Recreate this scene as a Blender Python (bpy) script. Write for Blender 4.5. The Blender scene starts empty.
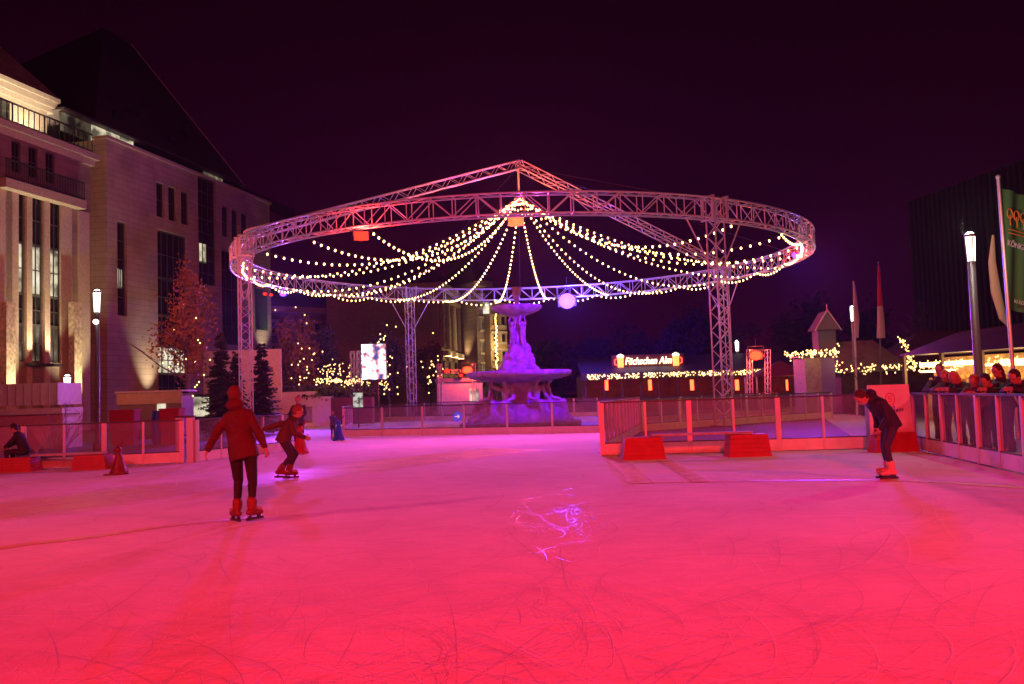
import bpy, math, random
from mathutils import Vector, Matrix, noise
random.seed(11)
V = Vector
PI = math.pi
sc = bpy.context.scene
COL = sc.collection

# ------------------------------------------------------------------ camera
F_PX, PITCH, ROLL, EYE = 880.0, 0.059, 0.032, 1.5
fw = V((0, math.cos(PITCH), math.sin(PITCH)))
r0 = V((1, 0, 0)); u0 = V((0, -math.sin(PITCH), math.cos(PITCH)))
rt = math.cos(ROLL)*r0 - math.sin(ROLL)*u0
up = math.sin(ROLL)*r0 + math.cos(ROLL)*u0
cam_d = bpy.data.cameras.new('camera'); cam = bpy.data.objects.new('camera', cam_d); COL.objects.link(cam)
cam_d.sensor_width = 36; cam_d.lens = F_PX/1024*36; cam_d.clip_end = 2000; cam_d.clip_start = 0.1
m = Matrix((rt, up, -fw)).transposed().to_4x4(); m.translation = V((0, 0, EYE)); cam.matrix_world = m
sc.camera = cam

def ray(px, py):
    return fw + rt*((px-512)/F_PX) + up*((342-py)/F_PX)
def at(px, py, Y):                       # point seen at a pixel, Y metres away
    r = ray(px, py); return V((0, 0, EYE)) + r*(Y/r.y)
def gnd(px, py, z=0.0):
    r = ray(px, py); return V((0, 0, EYE)) + r*((z-EYE)/r.z)
def hit(px, py, P, n):
    r = ray(px, py); C0 = V((0, 0, EYE)); return C0 + r*((P-C0).dot(n)/r.dot(n))
def horizon(px): return 342 + F_PX*math.tan(PITCH) - ROLL*(px-512)
def ppm(Y): return F_PX/Y

# ------------------------------------------------------------------ materials
def mat(name, color, rough=0.6, metal=0.0, emit=None, estr=0.0, alpha=1.0, bump=0.0, bscale=20.0, var=0.0, vscale=6.0, spec=0.5, sample=True, coat=0):
    M = bpy.data.materials.new(name); M.use_nodes = True
    nt = M.node_tree; b = nt.nodes['Principled BSDF']
    b.inputs['Base Color'].default_value = (*color, 1); b.inputs['Roughness'].default_value = rough
    b.inputs['Metallic'].default_value = metal; b.inputs['Alpha'].default_value = alpha
    b.inputs['Specular IOR Level'].default_value = spec; b.inputs['Coat Weight'].default_value = coat
    if emit:
        b.inputs['Emission Color'].default_value = (*emit, 1); b.inputs['Emission Strength'].default_value = estr
        if not sample: M.cycles.emission_sampling = 'NONE'
    tc = nt.nodes.new('ShaderNodeTexCoord')
    if var > 0:
        n = nt.nodes.new('ShaderNodeTexNoise'); n.inputs['Scale'].default_value = vscale; n.inputs['Detail'].default_value = 6
        nt.links.new(tc.outputs['Object'], n.inputs['Vector'])
        mp = nt.nodes.new('ShaderNodeMapRange'); mp.inputs['From Min'].default_value = .3; mp.inputs['From Max'].default_value = .7
        mp.inputs['To Min'].default_value = 1-var; mp.inputs['To Max'].default_value = 1+var
        nt.links.new(n.outputs['Fac'], mp.inputs['Value'])
        mx = nt.nodes.new('ShaderNodeVectorMath'); mx.operation = 'SCALE'; mx.inputs[0].default_value = color
        nt.links.new(mp.outputs['Result'], mx.inputs['Scale']); nt.links.new(mx.outputs['Vector'], b.inputs['Base Color'])
    if bump > 0:
        n2 = nt.nodes.new('ShaderNodeTexNoise'); n2.inputs['Scale'].default_value = bscale; n2.inputs['Detail'].default_value = 5
        nt.links.new(tc.outputs['Object'], n2.inputs['Vector'])
        bp = nt.nodes.new('ShaderNodeBump'); bp.inputs['Strength'].default_value = bump; bp.inputs['Distance'].default_value = .05
        nt.links.new(n2.outputs['Fac'], bp.inputs['Height']); nt.links.new(bp.outputs['Normal'], b.inputs['Normal'])
    return M

def stone_blocks(name, color, bw=1.1, bh=.38, mortar=.55, var=.12):
    """ashlar: brick texture laid along the wall (object x = along, z = up)"""
    M = mat(name, color, .85, bump=.15, bscale=3)
    nt = M.node_tree; b = nt.nodes['Principled BSDF']
    tc = nt.nodes.new('ShaderNodeTexCoord'); sx = nt.nodes.new('ShaderNodeSeparateXYZ'); cx = nt.nodes.new('ShaderNodeCombineXYZ')
    nt.links.new(tc.outputs['Object'], sx.inputs[0])
    ad = nt.nodes.new('ShaderNodeMath'); ad.operation = 'ADD'
    nt.links.new(sx.outputs['X'], ad.inputs[0]); nt.links.new(sx.outputs['Y'], ad.inputs[1])
    nt.links.new(ad.outputs[0], cx.inputs['X']); nt.links.new(sx.outputs['Z'], cx.inputs['Y'])
    br = nt.nodes.new('ShaderNodeTexBrick'); nt.links.new(cx.outputs[0], br.inputs['Vector'])
    br.inputs['Scale'].default_value = 1; br.inputs['Brick Width'].default_value = bw; br.inputs['Row Height'].default_value = bh
    br.inputs['Mortar Size'].default_value = .018
    br.inputs['Color1'].default_value = (*[c*(1+var) for c in color], 1); br.inputs['Color2'].default_value = (*[c*(1-var) for c in color], 1)
    br.inputs['Mortar'].default_value = (*[c*mortar for c in color], 1)
    n = nt.nodes.new('ShaderNodeTexNoise'); n.inputs['Scale'].default_value = .45; n.inputs['Detail'].default_value = 8
    nt.links.new(tc.outputs['Object'], n.inputs['Vector'])
    mp = nt.nodes.new('ShaderNodeMapRange'); mp.inputs['From Min'].default_value = .3; mp.inputs['From Max'].default_value = .7
    mp.inputs['To Min'].default_value = .75; mp.inputs['To Max'].default_value = 1.15
    nt.links.new(n.outputs['Fac'], mp.inputs['Value'])
    mx = nt.nodes.new('ShaderNodeVectorMath'); mx.operation = 'SCALE'
    nt.links.new(br.outputs['Color'], mx.inputs[0]); nt.links.new(mp.outputs['Result'], mx.inputs['Scale'])
    nt.links.new(mx.outputs['Vector'], b.inputs['Base Color'])
    return M

def blotch_emit(name, cols, scale, strength, base=(.02, .02, .02)):
    M = mat(name, base, .3); nt = M.node_tree; b = nt.nodes['Principled BSDF']
    tc = nt.nodes.new('ShaderNodeTexCoord'); n = nt.nodes.new('ShaderNodeTexNoise'); n.inputs['Scale'].default_value = scale; n.inputs['Detail'].default_value = 3
    nt.links.new(tc.outputs['Object'], n.inputs['Vector'])
    cr = nt.nodes.new('ShaderNodeValToRGB'); e = cr.color_ramp.elements
    while len(e) < len(cols): e.new(.5)
    for i, (p, c) in enumerate(cols): e[i].position = p; e[i].color = (*c, 1)
    nt.links.new(n.outputs['Fac'], cr.inputs['Fac']); nt.links.new(cr.outputs['Color'], b.inputs['Emission Color'])
    b.inputs['Emission Strength'].default_value = strength
    return M

M = {}
M['truss'] = mat('aluminium', (.85, .85, .86), .4, .2, var=.12, vscale=3)
M['steel'] = mat('dark steel', (.08, .08, .09), .45, .6)
M['black'] = mat('black plastic', (.02, .02, .022), .5)
M['pole'] = mat('grey painted pole', (.12, .12, .13), .45, .2)
M['white'] = mat('white board', (.72, .70, .68), .5, var=.1, vscale=4)
M['post'] = mat('aluminium post', (.62, .60, .60), .4, .3)
M['rail'] = mat('rail', (.05, .05, .06), .4)
M['red'] = mat('red plastic', (.38, .012, .008), .5, var=.15, vscale=5)
M['bulb'] = mat('warm bulb', (1, .8, .5), .4, emit=(1, .56, .20), estr=10.5)
M['bulb2'] = mat('warm small bulb', (1, .8, .5), .4, emit=(1, .60, .20), estr=3.6, sample=False)
M['cable'] = mat('cable', (.03, .03, .03), .6)
M['fount'] = mat('fountain stone', (.34, .33, .34), .8, bump=.9, bscale=7, var=.4, vscale=3)
M['stoneA'] = stone_blocks('brown sandstone', (.26, .20, .155), 1.3, .5, .7)
M['stoneB'] = stone_blocks('pink sandstone', (.40, .32, .27), 1.4, .42, .62, .06)
M['stoneTrim'] = mat('carved sandstone', (.45, .38, .30), .85, bump=.5, bscale=2, var=.15)
M['stoneC'] = stone_blocks('sooty stone', (.20, .15, .14), 1.2, .5)
M['mosaic'] = mat('mosaic pillar', (.5, .42, .3), .6, bump=1, bscale=4, var=.5, vscale=4.5)
M['glass_dark'] = mat('dark window glass', (.015, .015, .02), .12, spec=.6)
M['frame'] = mat('window frame', (.06, .055, .05), .5)
M['lit_win'] = blotch_emit('lit window', [(.35, (.10, .09, .06)), (.5, (.7, .62, .42)), (.7, (1, .95, .75))], .9, 1.0)
M['lit_dim'] = blotch_emit('dim lit window', [(.4, (.02, .015, .01)), (.6, (.22, .18, .11)), (.7, (.5, .45, .32))], .8, .5)
M['roof'] = mat('dark roof', (.05, .03, .035), .6, var=.2)
M['roofA'] = mat('copper roof', (.24, .15, .08), .6, var=.25, vscale=1.5)
M['skin'] = mat('skin', (.40, .24, .18), .5)
M['lampglass'] = mat('lamp glass', (.9, .9, .85), .4, emit=(1, .90, .70), estr=3.2)
M['wood'] = mat('dark timber', (.11, .065, .04), .7, var=.3, vscale=3)
M['plank'] = mat('pale plank', (.40, .36, .34), .6, var=.2)
M['leaf'] = mat('autumn leaf', (.20, .105, .02), .7, var=.4, vscale=1.5)
M['leafg'] = mat('dull green leaf', (.07, .07, .035), .7, var=.4, vscale=1.5)
M['needle'] = mat('fir needles', (.045, .065, .045), .65, var=.35, vscale=2)
M['bark'] = mat('bark', (.09, .065, .045), .9, bump=.5)
M['banner'] = mat('green banner', (.055, .16, .045), .7)
M['orange'] = mat('orange print', (.75, .24, .03), .7)
M['yellow'] = mat('ochre board', (.42, .31, .14), .6, var=.1)
M['blue'] = mat('blue sign', (.02, .06, .55), .4, emit=(.02, .08, .7), estr=.5)
M['bluep'] = mat('blue plastic', (.02, .06, .5), .45)

# ice
def ice_material():
    Mx = mat('ice', (.80, .82, .84), .42, spec=.06); nt = Mx.node_tree; b = nt.nodes['Principled BSDF']
    tc = nt.nodes.new('ShaderNodeTexCoord')
    def nz(scale, detail, sc3=(1, 1, 1), rough=.6):
        mp = nt.nodes.new('ShaderNodeMapping'); mp.inputs['Scale'].default_value = sc3
        nt.links.new(tc.outputs['Object'], mp.inputs['Vector'])
        n = nt.nodes.new('ShaderNodeTexNoise'); n.inputs['Scale'].default_value = scale; n.inputs['Detail'].default_value = detail
        n.inputs['Roughness'].default_value = rough; n.inputs['Distortion'].default_value = .6
        nt.links.new(mp.outputs[0], n.inputs['Vector']); return n.outputs['Fac']
    big = nz(.35, 6); mid = nz(2.2, 8, (1, 1.4, 1), .65); fine = nz(16, 8, (1, .6, 1), .7)
    # worn snowy streaks: musgrave-like thin ridges from a noise, |n-.5|
    def ridge(sig, w):
        s = nt.nodes.new('ShaderNodeMath'); s.operation = 'SUBTRACT'; s.inputs[1].default_value = .5; nt.links.new(sig, s.inputs[0])
        a = nt.nodes.new('ShaderNodeMath'); a.operation = 'ABSOLUTE'; nt.links.new(s.outputs[0], a.inputs[0])
        m_ = nt.nodes.new('ShaderNodeMapRange'); m_.inputs['From Max'].default_value = w; m_.inputs['To Min'].default_value = 1; m_.inputs['To Max'].default_value = 0
        nt.links.new(a.outputs[0], m_.inputs['Value']); return m_.outputs['Result']
    rd = ridge(nz(.9, 3, (1, 2.5, 1)), .018); rd2 = ridge(nz(1.7, 2, (2.2, 1, 1)), .014)
    def mul(a, k):
        x = nt.nodes.new('ShaderNodeMath'); x.operation = 'MULTIPLY'; x.inputs[1].default_value = k; nt.links.new(a, x.inputs[0]); return x.outputs[0]
    def add(a, c):
        x = nt.nodes.new('ShaderNodeMath'); x.operation = 'ADD'; nt.links.new(a, x.inputs[0]); nt.links.new(c, x.inputs[1]); return x.outputs[0]
    h = add(add(mul(mid, .6), mul(fine, .5)), add(mul(rd, -.35), mul(rd2, -.3)))
    bp = nt.nodes.new('ShaderNodeBump'); bp.inputs['Strength'].default_value = .35; bp.inputs['Distance'].default_value = .015
    nt.links.new(h, bp.inputs['Height']); nt.links.new(bp.outputs['Normal'], b.inputs['Normal'])
    cr = nt.nodes.new('ShaderNodeValToRGB'); e = cr.color_ramp.elements
    e[0].position = .3; e[0].color = (.60, .60, .62, 1); e[1].position = .72; e[1].color = (.88, .88, .9, 1)
    nt.links.new(add(mul(big, .55), mul(mid, .45)), cr.inputs['Fac']); nt.links.new(cr.outputs[0], b.inputs['Base Color'])
    rr = nt.nodes.new('ShaderNodeMapRange'); rr.inputs['To Min'].default_value = .75; rr.inputs['To Max'].default_value = 1
    nt.links.new(mid, rr.inputs['Value']); nt.links.new(rr.outputs['Result'], b.inputs['Roughness'])
    return Mx
M['ice'] = ice_material()
def ochre_material(name, color, a, sc_=3.0):
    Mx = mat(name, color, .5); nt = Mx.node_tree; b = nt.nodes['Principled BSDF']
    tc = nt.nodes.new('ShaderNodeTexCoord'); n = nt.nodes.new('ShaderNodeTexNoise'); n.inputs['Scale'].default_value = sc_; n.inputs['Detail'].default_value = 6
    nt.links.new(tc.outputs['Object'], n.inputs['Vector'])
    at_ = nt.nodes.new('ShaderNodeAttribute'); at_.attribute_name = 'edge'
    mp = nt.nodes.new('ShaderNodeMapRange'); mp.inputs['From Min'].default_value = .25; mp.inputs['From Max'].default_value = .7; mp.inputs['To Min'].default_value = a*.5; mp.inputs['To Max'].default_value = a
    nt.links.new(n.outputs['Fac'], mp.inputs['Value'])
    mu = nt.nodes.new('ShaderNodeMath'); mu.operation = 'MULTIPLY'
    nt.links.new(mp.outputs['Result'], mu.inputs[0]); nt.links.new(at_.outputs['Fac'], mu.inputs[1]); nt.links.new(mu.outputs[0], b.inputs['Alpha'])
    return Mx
def glass_panel(name, tint, a, rough=.18):
    Mx = bpy.data.materials.new(name); Mx.use_nodes = True; nt = Mx.node_tree; nt.nodes.clear()
    o = nt.nodes.new('ShaderNodeOutputMaterial'); t = nt.nodes.new('ShaderNodeBsdfTransparent'); t.inputs[0].default_value = (.86, .84, .88, 1)
    p = nt.nodes.new('ShaderNodeBsdfPrincipled'); p.inputs['Base Color'].default_value = (*tint, 1); p.inputs['Roughness'].default_value = rough
    n = nt.nodes.new('ShaderNodeTexNoise'); n.inputs['Scale'].default_value = 1.6; n.inputs['Detail'].default_value = 6
    tc = nt.nodes.new('ShaderNodeTexCoord'); nt.links.new(tc.outputs['Object'], n.inputs['Vector'])
    mp = nt.nodes.new('ShaderNodeMapRange'); mp.inputs['From Min'].default_value = .3; mp.inputs['From Max'].default_value = .7
    mp.inputs['To Min'].default_value = a*.6; mp.inputs['To Max'].default_value = a*1.5; nt.links.new(n.outputs['Fac'], mp.inputs['Value'])
    mx = nt.nodes.new('ShaderNodeMixShader'); nt.links.new(mp.outputs[0], mx.inputs[0]); nt.links.new(t.outputs[0], mx.inputs[1]); nt.links.new(p.outputs[0], mx.inputs[2])
    nt.links.new(mx.outputs[0], o.inputs[0]); return Mx
M['panel'] = glass_panel('scratched clear panel', (.5, .5, .55), .14)

# ------------------------------------------------------------------ mesh builder
class MB:
    def __init__(s): s.v = []; s.f = []; s.m = []; s.cur = 0
    def q(s, *pts):
        n = len(s.v); s.v += [tuple(p) for p in pts]; s.f.append(tuple(range(n, n+len(pts)))); s.m.append(s.cur)
    def add(s, vs, fs):
        n = len(s.v); s.v += [tuple(p) for p in vs]; s.f += [tuple(i+n for i in f) for f in fs]; s.m += [s.cur]*len(fs)
    def box(s, c, d, ax=None, taper=1.0):
        c = V(c); ax = ax or (V((1, 0, 0)), V((0, 1, 0)), V((0, 0, 1))); hx, hy, hz = d[0]/2, d[1]/2, d[2]/2
        vs = []
        for z in (-1, 1):
            t = taper if z > 0 else 1
            for x, y in ((-1, -1), (1, -1), (1, 1), (-1, 1)):
                vs.append(c + ax[0]*(x*hx*t) + ax[1]*(y*hy*t) + ax[2]*(z*hz))
        s.add(vs, [(3, 2, 1, 0), (4, 5, 6, 7), (0, 1, 5, 4), (1, 2, 6, 5), (2, 3, 7, 6), (3, 0, 4, 7)]); return s
    def tube(s, a, b, r, r2=None, n=6, caps=True):
        a = V(a); b = V(b); r2 = r if r2 is None else r2; d = (b-a)
        if d.length < 1e-6: return s
        d.normalize(); x = d.orthogonal().normalized(); y = d.cross(x)
        vs = [a + (x*math.cos(2*PI*i/n)+y*math.sin(2*PI*i/n))*r for i in range(n)] + [b + (x*math.cos(2*PI*i/n)+y*math.sin(2*PI*i/n))*r2 for i in range(n)]
        fs = [(i, (i+1) % n, (i+1) % n+n, i+n) for i in range(n)]
        if caps: fs += [tuple(range(n-1, -1, -1)), tuple(range(n, 2*n))]
        s.add(vs, fs); return s
    def path(s, pts, r, n=5, rs=None):
        pts = [V(p) for p in pts]; k = len(pts); vs = []; x = None
        for i, p in enumerate(pts):
            d = (pts[min(i+1, k-1)]-pts[max(i-1, 0)]).normalized()
            if x is None: x = d.orthogonal().normalized()
            else: x = (x - d*x.dot(d)).normalized()
            y = d.cross(x); rr = rs[i] if rs else r
            vs += [p + (x*math.cos(2*PI*j/n)+y*math.sin(2*PI*j/n))*rr for j in range(n)]
        fs = [(i*n+j, i*n+(j+1) % n, (i+1)*n+(j+1) % n, (i+1)*n+j) for i in range(k-1) for j in range(n)]
        fs += [tuple(range(n-1, -1, -1)), tuple(range((k-1)*n, k*n))]
        s.add(vs, fs); return s
    def lathe(s, prof, c, n=24, wob=0.0, flute=0, fl=0.0):
        c = V(c); vs = []
        for (r, z) in prof:
            for j in range(n):
                a = 2*PI*j/n; rr = r*(1+fl*math.cos(flute*a)) + (wob*noise.noise(V((math.cos(a)*2, math.sin(a)*2, z*2.5))) if wob else 0)
                vs.append(c + V((rr*math.cos(a), rr*math.sin(a), z)))
        k = len(prof)
        fs = [(i*n+j, i*n+(j+1) % n, (i+1)*n+(j+1) % n, (i+1)*n+j) for i in range(k-1) for j in range(n)]
        fs += [tuple(range(n-1, -1, -1)), tuple(range((k-1)*n, k*n))]
        s.add(vs, fs); return s
    def ell(s, c, rad, ax=None, n=12, h=8):
        c = V(c); ax = ax or (V((1, 0, 0)), V((0, 1, 0)), V((0, 0, 1)))
        if isinstance(rad, (int, float)): rad = (rad,)*3
        vs = [c - ax[2]*rad[2]]
        for i in range(1, h):
            t = -PI/2+PI*i/h
            for j in range(n):
                a = 2*PI*j/n; vs.append(c + ax[0]*(rad[0]*math.cos(t)*math.cos(a)) + ax[1]*(rad[1]*math.cos(t)*math.sin(a)) + ax[2]*(rad[2]*math.sin(t)))
        vs.append(c + ax[2]*rad[2]); L = len(vs)-1; fs = []
        for j in range(n):
            fs.append((0, 1+(j+1) % n, 1+j)); fs.append((L, L-n+j, L-n+(j+1) % n))
        for i in range(h-2):
            for j in range(n): fs.append((1+i*n+j, 1+i*n+(j+1) % n, 1+(i+1)*n+(j+1) % n, 1+(i+1)*n+j))
        s.add(vs, fs); return s
    def cap(s, a, b, ra, rb, n=10):      # tapered limb with round ends
        s.tube(a, b, ra, rb, n); s.ell(a, ra, n=n, h=6); s.ell(b, rb, n=n, h=6); return s
    def loft(s, rings, side, n=16):      # rings: (centre, half width, half depth); side = left-right axis
        vs = []; k = len(rings); side = V(side).normalized()
        for i, (c, a, b) in enumerate(rings):
            d = (V(rings[min(i+1, k-1)][0])-V(rings[max(i-1, 0)][0])).normalized()
            x = (side-d*side.dot(d)).normalized(); y = d.cross(x)
            vs += [V(c)+x*(a*math.cos(2*PI*j/n))+y*(b*math.sin(2*PI*j/n)) for j in range(n)]
        fs = [(i*n+j, i*n+(j+1) % n, (i+1)*n+(j+1) % n, (i+1)*n+j) for i in range(k-1) for j in range(n)]
        fs += [tuple(range(n-1, -1, -1)), tuple(range((k-1)*n, k*n))]
        s.add(vs, fs); return s
    def mesh(s, name, mats, off=V((0, 0, 0)), smooth=False):
        me = bpy.data.meshes.new(name); me.from_pydata([(x-off.x, y-off.y, z-off.z) for x, y, z in s.v], [], s.f)
        for m_ in (mats if isinstance(mats, (list, tuple)) else [mats]): me.materials.append(m_)
        if any(s.m): me.polygons.foreach_set('material_index', s.m)
        if smooth: me.polygons.foreach_set('use_smooth', [True]*len(s.f))
        me.update(); return me
    def build(s, name, mats, parent=None, smooth=False, base=None):
        off = parent_off(parent) if parent is not None else (V(base) if base is not None else V((0, 0, 0)))
        o = bpy.data.objects.new(name, s.mesh(name, mats, off, smooth)); COL.objects.link(o)
        if parent is not None: o.parent = parent
        else: o.location = off
        return o
def parent_off(p):
    t = V((0, 0, 0))
    while p is not None: t += p.location; p = p.parent
    return t
def tag(o, label, cat, group=None, kind=None):
    if label: o['label'] = label
    if cat: o['category'] = cat
    if group: o['group'] = group
    if kind: o['kind'] = kind
    return o
def thing(name, loc, label, cat, group=None):
    o = bpy.data.objects.new(name, None); COL.objects.link(o); o.location = V(loc); o.empty_display_size = .2
    return tag(o, label, cat, group)
def struct(o): o['kind'] = 'structure'; return o

def remeshed(mb, voxel, disp=0.0, dscale=.12, smooth_it=3):
    """fuse overlapping primitives into one continuous surface (vertices in world space)"""
    me = mb.mesh('tmp', M['skin']); o = bpy.data.objects.new('tmp', me); COL.objects.link(o)
    r = o.modifiers.new('r', 'REMESH'); r.mode = 'VOXEL'; r.voxel_size = voxel; r.use_smooth_shade = True
    if smooth_it: s_ = o.modifiers.new('s', 'SMOOTH'); s_.factor = .5; s_.iterations = smooth_it
    if disp:
        tx = bpy.data.textures.new('wr', 'CLOUDS'); tx.noise_scale = dscale
        d = o.modifiers.new('d', 'DISPLACE'); d.texture = tx; d.strength = disp; d.mid_level = .5
    dg = bpy.context.evaluated_depsgraph_get(); dg.update()
    me2 = bpy.data.meshes.new_from_object(o.evaluated_get(dg), depsgraph=dg)
    bpy.data.objects.remove(o); out = MB(); out.add([v.co[:] for v in me2.vertices], [tuple(p.vertices) for p in me2.polygons])
    bpy.data.meshes.remove(me2); return out

def light(kind, name, loc, color, energy, parent=None, target=None, size=.3, angle=60, blend=.6):
    L = bpy.data.lights.new(name, kind); L.color = color; L.energy = energy
    if kind == 'SPOT': L.spot_size = math.radians(angle); L.spot_blend = blend
    L.shadow_soft_size = size
    o = bpy.data.objects.new(name, L); COL.objects.link(o); loc = V(loc)
    if target is not None: o.rotation_euler = (V(target)-loc).to_track_quat('-Z', 'Y').to_euler()
    if parent is not None: o.parent = parent; loc = loc-parent_off(parent)
    o.location = loc; return o

# ------------------------------------------------------------------ ground and ice
g = MB(); g.q((-400, -60, -.012), (400, -60, -.012), (400, 500, -.012), (-400, 500, -.012))
M['paving'] = mat('wet dark paving', (.06, .055, .055), .5, var=.3, vscale=.8, bump=.1, bscale=5)
struct(g.build('ground', M['paving']))
LH, CH, RH = 1.12, 1.17, 1.25
L0 = gnd(-60, 474); L1 = gnd(182, 463); L2 = gnd(300, 449.5)
FL = gnd(300, 427.5)
C0 = gnd(344, 437); C1 = gnd(600, 433.5)
R0 = gnd(603, 456); R1 = gnd(870, 449); R2 = gnd(912, 449); R3 = gnd(1024, 475)
dR = (R3-R2).normalized(); R4 = R2 + dR*22
E0 = gnd(640, 432); E1 = gnd(832, 418)
ice = MB()
ice.q(V((-40, -12, 0)), V((11, -12, 0)), V((11, 46, 0)), V((-40, 60, 0)))
ice = MB()
rim = [V((L0.x*1.02-3.5, -10, 0)), V((R4.x+.1, -10, 0)), R4, R2, R1+V((.3, .4, 0)), V((16, 36, 0)), V((16, 47, 0)), V((-6, 60, 0)), V((-16, 52, 0)), FL+V((-1, .4, 0)), L2+V((-.2, .3, 0)), L1, L0, V((L0.x-3.5, 14, 0))]
ice.q(*rim)
struct(ice.build('ice_rink', M['ice']))

def strip(name, pts, w, mt, z, edge=True, n_w=4):
    """coloured band lying on the ice; vertex attribute 'edge' softens its sides"""
    pts = [V(p) for p in pts]; fine = []
    for a, b in zip(pts, pts[1:]):
        for k in range(6): fine.append(a.lerp(b, k/6))
    fine.append(pts[-1]); P = fine
    for _ in range(4): P = [P[0]] + [(P[i-1]+P[i]*2+P[i+1])/4 for i in range(1, len(P)-1)] + [P[-1]]
    mb = MB(); vs = []; ed = []; cols = 5
    for i, p in enumerate(P):
        d = (P[min(i+1, len(P)-1)]-P[max(i-1, 0)]).normalized(); s_ = V((-d.y, d.x, 0))
        for j in range(cols):
            t = (j/(cols-1)-.5); wob = 1+.25*noise.noise(p*.6+V((j*3, 0, 0)))
            vs.append(V((p.x, p.y, z))+s_*(t*w*wob)); ed.append((0 if j in (0, cols-1) else 1))
    fs = [(i*cols+j, i*cols+j+1, (i+1)*cols+j+1, (i+1)*cols+j) for i in range(len(P)-1) for j in range(cols-1)]
    mb.add(vs, fs); o = mb.build(name, mt)
    a = o.data.attributes.new('edge', 'FLOAT', 'POINT'); a.data.foreach_set('value', ed)
    return struct(o)
M['ochre'] = ochre_material('ochre line under the ice', (.80, .56, .14), .85)
M['ochre2'] = ochre_material('broad ochre band', (.82, .66, .26), .6, 1.2)
strip('ice_marking', [gnd(-60, 520), gnd(60, 503), gnd(180, 488), gnd(300, 475), gnd(420, 460), gnd(520, 449)], 3.0, M['ochre2'], .004)  # broad ochre tint with blotchy opacity and soft sides
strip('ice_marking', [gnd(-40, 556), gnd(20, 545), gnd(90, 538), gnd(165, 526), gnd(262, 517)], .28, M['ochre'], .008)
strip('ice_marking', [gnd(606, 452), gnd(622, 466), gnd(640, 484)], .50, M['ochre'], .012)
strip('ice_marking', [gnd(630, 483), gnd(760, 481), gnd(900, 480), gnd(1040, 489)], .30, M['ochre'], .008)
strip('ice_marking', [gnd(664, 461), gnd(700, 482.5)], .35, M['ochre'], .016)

# skate scratches: thousands of thin arcs
sg = MB(); sg2 = MB()
for k in range(1900):
    Y = 3.2+random.random()**1.6*20; X = random.uniform(-.66, .66)*Y; a = random.gauss(.15, 1.0); L = random.uniform(.2, 3.2)*(1 if random.random() < .8 else 1.8)
    cur = random.gauss(0, .5); w = random.uniform(.0008, .0024)*(1+Y/22); p = V((X, Y, .0)); tgt = sg if random.random() < .62 else sg2
    z = .018+.0002*(k % 9); n = max(5, int(L*5)); P = []; t = a
    for i in range(n+1): P.append(p.copy()); p = p+V((math.cos(t), math.sin(t), 0))*(L/n); t += cur*L/n+random.gauss(0, .015)
    vs = []
    for i, q_ in enumerate(P):
        d = (P[min(i+1, n)]-P[max(i-1, 0)]).normalized(); ww = w*math.sin(PI*(i+.3)/(n+.6)); s_ = V((-d.y, d.x, 0))*ww
        vs += [q_+s_+V((0, 0, z)), q_-s_+V((0, 0, z))]
    tgt.add(vs, [(2*i, 2*i+1, 2*i+3, 2*i+2) for i in range(n)])
M['groove'] = mat('skate groove', (.46, .46, .48), .9, spec=.05)
M['snow'] = mat('scraped ice', (.93, .93, .95), .9, spec=.05)
M['cut'] = mat('fresh wet cut', (.85, .85, .9), .28, spec=.9)
tag(sg.build('skate_scratches', M['groove']), 'dark skate grooves scratched all over the red lit ice', 'scratches', kind='stuff')
tag(sg2.build('skate_scratches', M['snow']), 'pale shiny skate scratches all over the red lit ice', 'scratches', kind='stuff')
rs = random.Random(8); cg = MB()
for k in range(70):
    c_ = gnd(rs.gauss(570, 22), rs.gauss(520, 18)); a = PI/2+rs.gauss(0, .6); L = rs.uniform(.3, 1.5); cu = rs.uniform(-1.6, 1.6); n = 12; P = []; p = V((c_.x, c_.y, .021+.0002*(k % 6)))
    for i in range(n+1): P.append(p.copy()); p = p+V((math.cos(a), math.sin(a), 0))*(L/n); a += cu*L/n
    vs = []
    for i, q_ in enumerate(P):
        d = (P[min(i+1, n)]-P[max(i-1, 0)]).normalized(); s_ = V((-d.y, d.x, 0))*(.0024*math.sin(PI*(i+.3)/(n+.6))); vs += [q_+s_+V((0, 0, rs.uniform(0, .0006))), q_-s_]
    cg.add(vs, [(2*i, 2*i+1, 2*i+3, 2*i+2) for i in range(n)])
tag(cg.build('skate_scratches', M['cut']), 'wet skate cuts glinting violet in the middle of the ice', 'scratches', kind='stuff')
# dark mat inside the right hand barriers
fl = MB(); fl.q(R0+V((0.05, .05, .02)), R1+V((0, .05, .02)), E1+V((-.4, -.1, .02)), E0+V((0, -.1, .02)))
M['mat'] = mat('dark rubber mat', (.035, .03, .03), .7, var=.2)
struct(fl.build('rubber_floor', M['mat']))

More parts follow.
